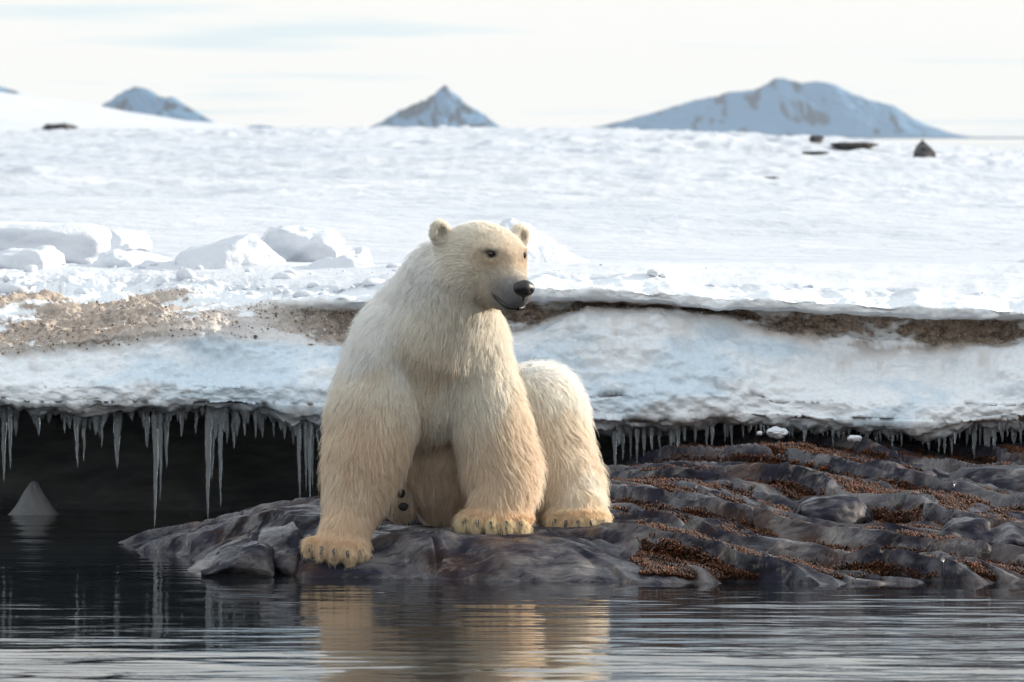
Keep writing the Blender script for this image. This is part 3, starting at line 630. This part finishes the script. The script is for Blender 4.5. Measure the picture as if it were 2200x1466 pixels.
# ------------------------------------------------------------------ polar bear
BY0 = 26.4; PXM = BY0/F                                    # metres per photo pixel at the bear
def B(px, py, d): return P(px, py, BY0+d)
yaw, pit, rol = math.radians(30), math.radians(14), math.radians(3)
hf = np.array([math.sin(yaw)*math.cos(pit), -math.cos(yaw)*math.cos(pit), -math.sin(pit)])
hr = np.array([math.cos(yaw), math.sin(yaw), 0.0]); hu = np.cross(hf, hr); hu = hu/np.linalg.norm(hu)
if hu[2] < 0: hu = -hu
hr, hu = hr*math.cos(rol)-hu*math.sin(rol), hu*math.cos(rol)+hr*math.sin(rol)
HO = B(1047, 549, -0.06)
HM = np.stack([hf, hr, hu])                                # rows: local axes in world space
def Hd(f, r, u): return HO+f*hf+r*hr+u*hu

PR = []   # primitives of the body surface
def cone(a, b, ra, rb, k, flow, fur, colr, zone='b'): PR.append(dict(t='c', a=np.array(a), b=np.array(b), ra=ra, rb=rb, k=k, flow=np.array(flow, float), fur=fur, col=np.array(colr), z=zone))
def ell(c, r, k, flow, fur, colr, M=None, zone='b', sub=False): PR.append(dict(t='e', c=np.array(c), r=np.array(r, float), M=np.eye(3) if M is None else M, k=k, flow=np.array(flow, float), fur=fur, col=np.array(colr), z=zone, sub=sub))
def tilt(deg):                                             # rotation in the picture plane
    a = math.radians(deg); return np.array([[math.cos(a), 0, math.sin(a)], [0, 1, 0], [-math.sin(a), 0, math.cos(a)]])
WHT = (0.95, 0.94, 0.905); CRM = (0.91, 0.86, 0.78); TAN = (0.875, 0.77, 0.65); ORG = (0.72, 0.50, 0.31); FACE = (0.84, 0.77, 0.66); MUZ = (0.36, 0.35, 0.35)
R_ = lambda r: r*PXM
dn = (0, 0, -1)
# trunk
ell(B(915, 800, .20), (R_(142), .28, R_(165)), .05, (0, -.15, -1), .055, CRM)
ell(B(818, 785, .08), (R_(78), .22, R_(125)), .06, (-.25, 0, -1), .050, WHT, tilt(-8))
ell(B(1022, 805, .13), (R_(74), .20, R_(145)), .06, (.2, 0, -1), .050, CRM, tilt(-4))
cone(B(898, 715, .16), B(955, 610, .04), R_(120), R_(88), .07, (-.55, 0, -1), .045, WHT)
cone(B(945, 725, .10), B(1000, 605, -.02), R_(125), R_(78), .06, (-.1, -.1, -1), .050, CRM)
ell(B(925, 728, .02), (R_(112), .12, R_(62)), .08, (0, -.2, -1), .060, CRM)
cone(B(905, 800, .42), B(1110, 915, .85), R_(128), R_(95), .08, (.6, .2, -.6), .055, WHT)
ell(B(1160, 890, .74), (R_(98), .28, R_(112)), .06, (.35, 0, -1), .060, WHT)
cone(B(1160, 900, .64), B(1212, 1050, .48), R_(96), R_(80), .06, (.25, 0, -1), .070, CRM)
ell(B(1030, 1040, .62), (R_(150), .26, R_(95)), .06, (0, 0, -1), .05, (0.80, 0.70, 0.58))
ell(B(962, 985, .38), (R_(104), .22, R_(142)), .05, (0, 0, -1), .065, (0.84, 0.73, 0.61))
# left foreleg in the picture
def chain(J, k, steps=4):
    J = [dict(p=B(*j[0]), r=R_(j[1]), l=j[2], c=np.array(j[3]), d=j[4]) for j in J]; n = len(J)
    def cr(key, i, t):
        a, b, c_, d = (J[min(max(i+o, 0), n-1)][key] for o in (-1, 0, 1, 2)); return 0.5*(2*b+(c_-a)*t+(2*a-5*b+4*c_-d)*t*t+(3*b-a-3*c_+d)*t**3)
    Q_ = [[cr(key, i, t) for key in 'prlcd'] for i in range(n-1) for t in np.arange(steps)/steps]+[[J[-1][key] for key in 'prlcd']]
    for n_c, (u_, v_) in enumerate(zip(Q_[:-1], Q_[1:])): cone(u_[0], v_[0], u_[1], v_[1], .07 if n_c < steps else .04 if n_c < 2*steps else k, (u_[4], 0, -1), u_[2], u_[3])
LTAN = (0.85, 0.72, 0.57)
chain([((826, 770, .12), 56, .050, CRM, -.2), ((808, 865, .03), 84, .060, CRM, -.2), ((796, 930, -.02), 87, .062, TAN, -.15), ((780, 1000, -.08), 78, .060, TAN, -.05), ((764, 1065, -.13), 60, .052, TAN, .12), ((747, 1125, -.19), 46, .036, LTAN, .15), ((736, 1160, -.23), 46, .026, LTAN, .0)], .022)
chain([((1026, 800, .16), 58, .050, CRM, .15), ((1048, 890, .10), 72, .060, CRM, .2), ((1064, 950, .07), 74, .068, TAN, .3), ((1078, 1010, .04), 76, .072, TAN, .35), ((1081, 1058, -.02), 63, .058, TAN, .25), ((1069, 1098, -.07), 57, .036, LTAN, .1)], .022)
ell(B(722, 1174, -.26), (R_(68), .125, R_(24)), .035, (-.1, -.7, -.7), .022, (0.78, 0.58, 0.40))
TOES = []
def toe(px, py, d, r, ln, fx, c, claw):
    a, b = B(px-fx*8, py-8, d+.06), B(px, py, d); cone(a, b, R_(r)*.95, R_(r), .022, (fx*.4, -.55, -1.0), ln, c); TOES.append((b, r, fx, claw))
for px, py, d, fx in [(668, 1180, -.335, -.5), (692, 1184, -.365, -.3), (719, 1189, -.380, -.1), (748, 1193, -.375, .05), (776, 1191, -.350, .2)]:
    toe(px, py, d, 14, .048, fx, (0.86, 0.74, 0.56), True)
# right foreleg in the picture
ell(B(1064, 1115, -.10), (R_(80), .13, R_(26)), .035, (0, -.7, -.7), .024, (0.76, 0.54, 0.34))
for px, py, d, fx in [(1000, 1124, -.19, -.5), (1026, 1127, -.22, -.25), (1056, 1130, -.235, 0), (1088, 1131, -.225, .1), (1118, 1131, -.20, .3)]:
    toe(px, py, d, 14.5, .055, fx, (0.86, 0.76, 0.56), True)
# hind leg and foot at the right
cone(B(1212, 1050, .46), B(1236, 1095, .36), R_(80), R_(62), .05, (.1, 0, -1), .055, CRM)
ell(B(1240, 1112, .31), (R_(68), .16, R_(26)), .035, (0, -.7, -.7), .026, (0.82, 0.66, 0.46))
for px, py, d, fx in [(1192, 1124, .20, -.4), (1216, 1127, .175, -.2), (1243, 1128, .165, 0), (1270, 1128, .175, .15), (1294, 1127, .20, .3)]:
    toe(px, py, d, 13, .052, fx, (0.86, 0.78, 0.60), True)
# other hind foot, sole turned to the camera between the forelegs
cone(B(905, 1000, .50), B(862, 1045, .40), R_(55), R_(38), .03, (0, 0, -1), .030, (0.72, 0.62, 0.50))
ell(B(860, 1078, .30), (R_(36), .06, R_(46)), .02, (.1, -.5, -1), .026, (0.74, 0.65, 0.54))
# head
hl = lambda f, r, u: tuple(f*hf+r*hr+u*hu)
ell(Hd(-.04, 0, -.005), (.19, .180, .140), .06, hl(-1, 0, -.25), .028, CRM, HM, 'h')
for s in (-1, 1): ell(Hd(-.03, s*.085, -.09), (.155, .115, .125), .06, hl(-.8, s*.2, -.7), .032, CRM, HM, 'h')
ell(Hd(.085, 0, .035), (.14, .118, .076), .06, hl(-1, 0, .1), .018, FACE, HM, 'h')
cone(Hd(.10, 0, -.040), Hd(.315, 0, -.088), .120, .064, .07, hl(-1, 0, .05), .014, FACE, 'm')
ell(Hd(.322, 0, -.098), (.046, .058, .060), .035, hl(-1, 0, -.1), .008, MUZ, HM, 'm')
cone(Hd(.06, 0, -.125), Hd(.282, 0, -.155), .095, .046, .04, hl(-.9, 0, -.4), .016, FACE, 'm')
EARS = [Hd(-.10, s*.212, .072) for s in (-1, 1)]
for s, e in zip((-1, 1), EARS): ell(e, (.036, .045, .052), .06, hl(-.5, s*.4, .6), .022, CRM, HM, 'e')
for s, e in zip((-1, 1), EARS): ell(e+hl(.042, s*.006, .006), (.026, .028, .034), .018, hl(.2, 0, .8), .012, (0.42, 0.36, 0.30), HM, 'e', True)
for s in (-1, 1): ell(Hd(.140, s*.076, .066), (.042, .034, .014), .035, hl(-1, s*.2, .1), .014, FACE, HM, 'h')
EYES = [Hd(.172, s*.082, .046) for s in (-1, 1)]
for s, e in zip((-1, 1), EYES): ell(e+hl(.012, s*.012, 0), (.030, .026, .017), .022, hl(-1, s*.2, .1), .007, FACE, HM, 'y', True)

def prim_d(p, X):
    if p['t'] == 'c':
        ab = p['b']-p['a']; t = np.clip(((X-p['a'])@ab)/(ab@ab), 0, 1)
        return np.linalg.norm(X-p['a']-t[..., None]*ab, axis=-1)-(p['ra']+(p['rb']-p['ra'])*t)
    q = (X-p['c'])@p['M'].T; k0 = np.linalg.norm(q/p['r'], axis=-1); k1 = np.linalg.norm(q/p['r']**2, axis=-1)+1e-9
    return k0*(k0-1)/k1
def smin(a, b, k):
    h = np.maximum(k-np.abs(a-b), 0)/k; return np.minimum(a, b)-h*h*k*0.25
def sdf(X):
    d = np.full(X.shape[:-1], 9.0, np.float64)
    for p in PR:
        q = prim_d(p, X); d = -smin(-d, q, p['k']) if p.get('sub') else smin(d, q, p['k'])
    return d
def surface_nets(fun, lo, hi, h, prims=None):
    lo = np.array(lo); n = np.ceil((np.array(hi)-lo)/h).astype(int)+1
    ax = [lo[i]+h*np.arange(n[i]) for i in range(3)]
    if prims is None:
        Fd = fun(np.stack(np.meshgrid(*ax, indexing='ij'), -1))
    else:
        Fd = np.full(tuple(n), 0.4)
        for p in prims:
            if p['t'] == 'c': mn = np.minimum(p['a']-p['ra'], p['b']-p['rb']); mx = np.maximum(p['a']+p['ra'], p['b']+p['rb'])
            else: rm = p['r'].max(); mn, mx = p['c']-rm, p['c']+rm
            s = [slice(max(0, int((mn[i]-.13-lo[i])/h)), min(n[i], int((mx[i]+.13-lo[i])/h)+2)) for i in range(3)]
            if any(q.stop <= q.start for q in s): continue
            Xg = np.stack(np.meshgrid(*[ax[i][s[i]] for i in range(3)], indexing='ij'), -1); q = prim_d(p, Xg); s = tuple(s)
            Fd[s] = -smin(-Fd[s], q, p['k']) if p.get('sub') else smin(Fd[s], q, p['k'])
    ins = Fd < 0
    cc = [ins[a:a+n[0]-1 or None, b:b+n[1]-1 or None, c:c+n[2]-1 or None] for a in (0, 1) for b in (0, 1) for c in (0, 1)]
    cc = [ins[a:n[0]-1+a, b:n[1]-1+b, c:n[2]-1+c] for a in (0, 1) for b in (0, 1) for c in (0, 1)]
    cnt = sum(c.astype(np.int8) for c in cc); act = (cnt > 0) & (cnt < 8)
    idx = -np.ones(act.shape, np.int64); I = np.argwhere(act); idx[act] = np.arange(len(I))
    acc = np.zeros((len(I), 3)); num = np.zeros(len(I))
    corners = [(a, b, c) for a in (0, 1) for b in (0, 1) for c in (0, 1)]
    for ca in corners:
        for axx in range(3):
            if ca[axx]: continue
            cb = list(ca); cb[axx] = 1
            fa = Fd[I[:, 0]+ca[0], I[:, 1]+ca[1], I[:, 2]+ca[2]]; fb = Fd[I[:, 0]+cb[0], I[:, 1]+cb[1], I[:, 2]+cb[2]]
            m_ = (fa < 0) != (fb < 0); t = np.where(m_, fa/np.where(m_, fa-fb, 1), 0)
            pt = np.tile(np.array(ca, float), (len(I), 1)); pt[:, axx] = t
            acc[m_] += pt[m_]; num[m_] += 1
    V = lo+h*(I+acc/num[:, None])
    Q = []
    for axx in range(3):
        o = [i for i in range(3) if i != axx]
        sl0 = [slice(1, -1)]*3; sl0[axx] = slice(0, -1); sl1 = list(sl0); sl1[axx] = slice(1, None)
        a, b = ins[tuple(sl0)], ins[tuple(sl1)]
        E = np.argwhere(a != b); sgn = a[tuple(E.T)]
        base = E.copy(); base[:, o[0]] += 1; base[:, o[1]] += 1
        def cell(d0, d1):
            c = base.copy(); c[:, o[0]] -= d0; c[:, o[1]] -= d1; return idx[c[:, 0], c[:, 1], c[:, 2]]
        q = np.stack([cell(1, 1), cell(0, 1), cell(0, 0), cell(1, 0)], -1)
        fl = sgn if axx != 1 else ~sgn
        q[~fl] = q[~fl][:, ::-1]; Q.append(q)
    Q = np.concatenate(Q); return V, Q[(Q >= 0).all(1)]
def grad(fun, X, e=0.003):
    g = np.stack([fun(X+np.eye(3)[i]*e)-fun(X-np.eye(3)[i]*e) for i in range(3)], -1); return g/(np.linalg.norm(g, axis=-1, keepdims=True)+1e-12)
bv, bq = surface_nets(None, (-1.05, 25.85, -0.02), (0.55, 27.75, 1.72), 0.0115, PR)
for _ in range(2): bv = bv-grad(sdf, bv)*sdf(bv)[:, None]*0.8
bn = grad(sdf, bv)

def blend(X):
    """fur flow, length, colour at surface points, blended from the nearest body regions"""
    D = np.stack([np.abs(prim_d(p, X)) if p.get('sub') else prim_d(p, X) for p in PR]); D = D-D.min(0)
    w = np.exp(-D/0.014)
    for i, p in enumerate(PR):
        if p.get('sub'): w[i] *= np.exp(-np.maximum(prim_d(p, X), 0)/0.004)*1.5
    w /= w.sum(0)
    fl = np.einsum('pn,pk->nk', w, np.array([p['flow']/np.linalg.norm(p['flow']) for p in PR]))
    ln = w.T@np.array([p['fur'] for p in PR]); cl = np.einsum('pn,pk->nk', w, np.array([p['col'] for p in PR]))
    h = (X-HO)@HM.T                                        # head coordinates
    near = np.linalg.norm(X-Hd(.1, 0, -.03), axis=-1) < 0.36
    # grey muzzle, darker towards the nose and mouth; tan patch before the eyes
    mz = (0.45*sstep(.15, .24, h[:, 0])+0.55*sstep(.22, .34, h[:, 0]))*sstep(.045, -.03, h[:, 2]+0.25*np.clip(h[:, 0]-.17, 0, 1)+.03*perlin(X[:, 0]*30, X[:, 1]*30, X[:, 2]*30, 7))*near
    cl = cl*(1-0.85*mz[:, None])+np.array([0.27, 0.27, 0.29])*0.85*mz[:, None]
    tn = np.exp(-((h[:, 0]-.20)/.07)**2-((h[:, 2]-.02)/.05)**2)*near
    cl = cl*(1-0.55*tn[:, None])+np.array([0.62, 0.47, 0.33])*0.55*tn[:, None]
    for s, e in zip((-1, 1), EYES):
        q = (X-e)@HM.T; ey = np.exp(-((q[:, 0]-.008)/.026)**2-(q[:, 2]/.017)**2)*(np.abs(q[:, 1]) < .05)
        cl = cl*(1-0.85*ey[:, None])+np.array([0.05, 0.045, 0.045])*0.85*ey[:, None]
    lip = np.exp(-((h[:, 2]+.136+.27*(h[:, 0]-.22))/.012)**2)*sstep(.20, .225, h[:, 0])*near
    cl = cl*(1-0.9*lip[:, None])+np.array([0.03, 0.028, 0.032])*0.9*lip[:, None]
    ln = ln*(1-0.85*lip)*(1-0.5*mz)
    # low stained patches on chest and legs
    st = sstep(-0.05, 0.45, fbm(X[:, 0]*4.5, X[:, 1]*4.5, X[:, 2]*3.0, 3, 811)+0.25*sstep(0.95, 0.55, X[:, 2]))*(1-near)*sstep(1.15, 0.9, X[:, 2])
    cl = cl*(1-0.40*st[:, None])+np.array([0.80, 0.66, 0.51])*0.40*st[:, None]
    return fl, ln, cl
m = Mat('bear_skin_fur'); m.set(Roughness=0.8, Specular_IOR_Level=0.1); m.to(m.attr('col'), 'Base Color'); BSKIN = m.m
bear = empty('polar_bear', tuple(P(960, 1180, 26.5)))
tag(bear, 'cream white polar bear sitting on the wet rocks with its head turned', 'polar bear')
_, _, bcol = blend(bv)
body_o = mesh_obj('body', bv, bq, BSKIN, cols={'col': bcol*0.85}); adopt(body_o, bear)

# fur strands
NF = 430000
tri = np.concatenate([bq[:, [0, 1, 2]], bq[:, [0, 2, 3]]])
a, b, c = bv[tri[:, 0]], bv[tri[:, 1]], bv[tri[:, 2]]
ar = np.linalg.norm(np.cross(b-a, c-a), axis=-1); fn = bn[tri[:, 0]]
cen = (a+b+c)/3; hd = np.linalg.norm(cen-HO, axis=-1)
wgt = ar*np.where(fn[:, 1] > 0.55, 0.18, 1.0)*np.where(hd < .40, 3.4, 1.0)*np.where(cen[:, 2] < 0.28, 1.6, 1.0)
rg = np.random.default_rng(77)
ti = rg.choice(len(tri), NF, p=wgt/wgt.sum()); u, v = rg.random(NF), rg.random(NF); fl_ = u+v > 1; u[fl_], v[fl_] = 1-u[fl_], 1-v[fl_]
X = a[ti]+u[:, None]*(b[ti]-a[ti])+v[:, None]*(c[ti]-a[ti])
w0 = 1-u-v; Nn = bn[tri[ti, 0]]*w0[:, None]+bn[tri[ti, 1]]*u[:, None]+bn[tri[ti, 2]]*v[:, None]; Nn /= np.linalg.norm(Nn, axis=-1, keepdims=True)
fl, ln, cl = blend(X)
# bare skin at eye and nose
h = (X-HO)@HM.T
bare = np.zeros(NF, bool)
for e in EYES: bare |= np.linalg.norm(X-e, axis=-1) < 0.017
bare |= np.linalg.norm((h-np.array([.392, 0, -.060]))/np.array([.05, .040, .034]), axis=-1) < 1.0
X, Nn, fl, ln, cl = X[~bare], Nn[~bare], fl[~bare], ln[~bare], cl[~bare]; NF = len(X)
# swirls
sw = np.stack([fbm(X[:, 0]*5, X[:, 1]*5, X[:, 2]*4, 2, 821+i) for i in range(3)], -1)
fine = np.stack([perlin(X[:, 0]*26, X[:, 1]*26, X[:, 2]*16, 831+i) for i in range(3)], -1)
T = fl/(np.linalg.norm(fl, axis=-1, keepdims=True)+1e-9)+0.40*sw+0.42*fine
T = T-Nn*(T*Nn).sum(-1, keepdims=True); T /= np.linalg.norm(T, axis=-1, keepdims=True)+1e-9
L_ = ln*rg.uniform(0.65, 1.15, NF)*(1+0.30*fbm(X[:, 0]*9, X[:, 1]*9, X[:, 2]*9, 2, 841)); guard = (rg.random(NF) < 0.09) & (ln > .02); L_ = np.where(guard, L_*1.45, L_)
lift = np.where(ln < .022, 0.45, 0.55)*rg.uniform(0.6, 1.4, NF)*np.where(guard, 1.5, 1.0)
SEG = 6; s = np.linspace(0, 1, SEG)
jit = rg.normal(0, 0.10, (NF, 3))
pos = np.empty((NF, SEG, 3)); pos[:, 0] = X-Nn*np.minimum(0.003, ln*0.06)[:, None]; cur = pos[:, 0].copy()
for i in range(1, SEG):
    t = s[i]; d = T+Nn*(lift*(1.25-1.15*t))[:, None]+jit*t+np.array([0, 0, -0.22])*t*sstep(.02, .06, ln)[:, None]
    d /= np.linalg.norm(d, axis=-1, keepdims=True); cur = cur+d*(L_/(SEG-1))[:, None]; pos[:, i] = cur
# clumps: pull the tips in each little cell together
def clump(cell, amount):
    wq = X+0.35*cell*fine
    key = np.floor(wq/cell).astype(np.int64); key = key[:, 0]*73856093 ^ key[:, 1]*19349663 ^ key[:, 2]*83492791
    _, inv = np.unique(key, return_inverse=True); inv = inv.ravel(); cntk = np.bincount(inv).astype(float)
    for i in range(1, SEG):
        mean = np.stack([np.bincount(inv, pos[:, i, k]) for k in range(3)], -1)/cntk[:, None]
        k_ = (amount*s[i]**1.3*sstep(.008, .03, ln)*np.where(guard, 0.3, 1.0))[:, None]; pos[:, i] = pos[:, i]*(1-k_)+mean[inv]*k_
    return inv, len(cntk)
clump(0.026, 0.30); inv, nk = clump(0.010, 0.38)
tone = rg.normal(1.0, 0.05, nk)[inv]*rg.normal(1.0, 0.08, NF)
root_d = np.clip(tone, 0.72, 1.2)[:, None]*cl
hc_ = bpy.data.hair_curves.new('fur'); hc_.add_curves([SEG]*NF)
hc_.attributes['position'].data.foreach_set('vector', pos.astype(np.float32).ravel())
ra_ = hc_.attributes.get('radius') or hc_.attributes.new('radius', 'FLOAT', 'POINT')
rad = np.repeat(np.where(ln < .015, .00055, .00070)[:, None], SEG, 1)*np.array([1.0, 1.0, .92, .78, .55, .18])
ra_.data.foreach_set('value', rad.astype(np.float32).ravel())
ca_ = hc_.attributes.new('col', 'FLOAT_COLOR', 'CURVE'); ca_.data.foreach_set('color', np.c_[np.clip(root_d, 0, .93), np.ones(NF)].astype(np.float32).ravel())
fm = bpy.data.materials.new('fur'); fm.use_nodes = True; fnn, fll = fm.node_tree.nodes, fm.node_tree.links; fnn.clear()
fo = fnn.new('ShaderNodeOutputMaterial'); fa = fnn.new('ShaderNodeAttribute'); fa.attribute_name = 'col'
fd_, ft_, fs_ = fnn.new('ShaderNodeBsdfDiffuse'), fnn.new('ShaderNodeBsdfTranslucent'), fnn.new('ShaderNodeMixShader'); fs_.inputs[0].default_value = 0.5
fll.new(fa.outputs['Color'], fd_.inputs[0]); fll.new(fa.outputs['Color'], ft_.inputs[0]); fll.new(fd_.outputs[0], fs_.inputs[1]); fll.new(ft_.outputs[0], fs_.inputs[2]); fll.new(fs_.outputs[0], fo.inputs[0])
hc_.materials.append(fm)
fur_o = bpy.data.objects.new('fur', hc_); COL.objects.link(fur_o); adopt(fur_o, bear)

# nose, eyes, lips, claws, pads
m = Mat('nose_leather'); m.set(Base_Color=(0.012, 0.012, 0.014, 1), Roughness=0.38, Specular_IOR_Level=0.5); m.to(m.bump(m.noise(260, 3), 0.5, 0.002), 'Normal'); NOSE = m.m
m = Mat('eye'); m.set(Base_Color=(0.012, 0.008, 0.006, 1), Roughness=0.06); EYE_M = m.m
m = Mat('claw'); m.set(Base_Color=(0.05, 0.042, 0.042, 1), Roughness=0.4); CLAW = m.m
m = Mat('pad'); m.set(Base_Color=(0.02, 0.018, 0.02, 1), Roughness=0.6); PAD = m.m
NP = []
def nell(c, r, k, sub=False): NP.append(dict(t='e', c=Hd(*c), r=np.array(r), M=HM, k=k, sub=sub))
nell((.372, 0, -.063), (.034, .044, .040), .01); nell((.372, 0, -.095), (.014, .006, .032), .008)
for q in (-1, 1): nell((.370, q*.030, -.062), (.026, .022, .026), .012)
for q in (-1, 1): nell((.410, q*.022, -.068), (.012, .010, .009), .006, True)
nc = Hd(.372, 0, -.065); nv_, nq_ = surface_nets(None, nc-.085, nc+.085, 0.0042, NP); adopt(mesh_obj('nose', nv_, nq_, NOSE), bear)
for e, q in zip(EYES, (-1, 1)):
    W, Fc = lump_mesh(1, 0, 0, 3); adopt(mesh_obj('eye', W*0.0150+(e+np.array(hl(.002, q*.004, 0))), Fc, EYE_M), bear)
def tube(name, path, rads, mat, k=8):
    path = np.array(path); d = np.gradient(path, axis=0); d /= np.linalg.norm(d, axis=1, keepdims=True)
    ref = np.array([0, 0, 1.0]) if abs(d[0, 2]) < .9 else np.array([1.0, 0, 0]); V = []
    for p, t, r in zip(path, d, rads):
        x = np.cross(t, ref); x /= np.linalg.norm(x); y = np.cross(t, x)
        V += [p+r*(math.cos(q)*x+math.sin(q)*y) for q in np.linspace(0, 2*math.pi, k, endpoint=False)]
    n = len(path); i = np.arange(n*k).reshape(n, k); j = np.roll(i, -1, 1)
    o = mesh_obj(name, V, np.stack([i[:-1], j[:-1], j[1:], i[1:]], -1).reshape(-1, 4), mat); adopt(o, bear); return o
def onto(p, lift_):
    p = np.array(p, float)[None]
    for _ in range(6): p = p-grad(sdf, p)*(sdf(p)-lift_)[:, None]*0.9
    return p[0]
for q in (-1, 1):
    pth = [onto(Hd(f, q*r_, u), -.003) for f, r_, u in [(.225, .070, -.143), (.245, .067, -.148), (.27, .061, -.154), (.295, .052, -.160), (.318, .040, -.165), (.335, .022, -.168), (.342, .002, -.168)]]
    tube('lip', pth, [.005, .010, .014, .017, .018, .016, .014], NOSE)
for (b_, r_, fx, cl_) in TOES:
    if not cl_: continue
    t0 = b_+np.array([fx*.006, -R_(r_)*.75, R_(r_)*.55]); dirc = np.array([fx*.35, -.72, -.6]); dirc /= np.linalg.norm(dirc)
    q = np.linspace(0, 1, 7); pth = t0+dirc*(q*.030)[:, None]+np.array([0, 0, -1])*(q**2*.014)[:, None]
    tube('claw', pth, .0105*(1-q**2.4)+.0006, CLAW)
for px, py, rx_, rz_ in [(862, 1057, 9, 10), (869, 1091, 11, 9)]:
    W, Fc = lump_mesh(int(px), 0, 0.1, 3); c_ = onto(B(px, py, .2), 0.010); adopt(mesh_obj('paw_pad', W*np.array([R_(rx_), .012, R_(rz_)])+c_, Fc, PAD), bear)

# ------------------------------------------------------------------ the air
hz = bpy.data.materials.new('air'); hz.use_nodes = True; hz.node_tree.nodes.clear()
ho_ = hz.node_tree.nodes.new('ShaderNodeOutputMaterial'); hv = hz.node_tree.nodes.new('ShaderNodeVolumePrincipled')
hv.inputs['Color'].default_value = (0.72, 0.83, 0.98, 1); hv.inputs['Density'].default_value = 6e-5
hz.node_tree.links.new(hv.outputs[0], ho_.inputs['Volume'])
bx0 = np.array([(x, y, z) for x in (-6500, 6500) for y in (-250, 7100) for z in (-7, 215)], float)
tag(mesh_obj('haze', bx0, np.array([(0, 1, 3, 2), (4, 6, 7, 5), (0, 4, 5, 1), (2, 3, 7, 6), (0, 2, 6, 4), (1, 5, 7, 3)]), hz, smooth=False), kind='stuff')
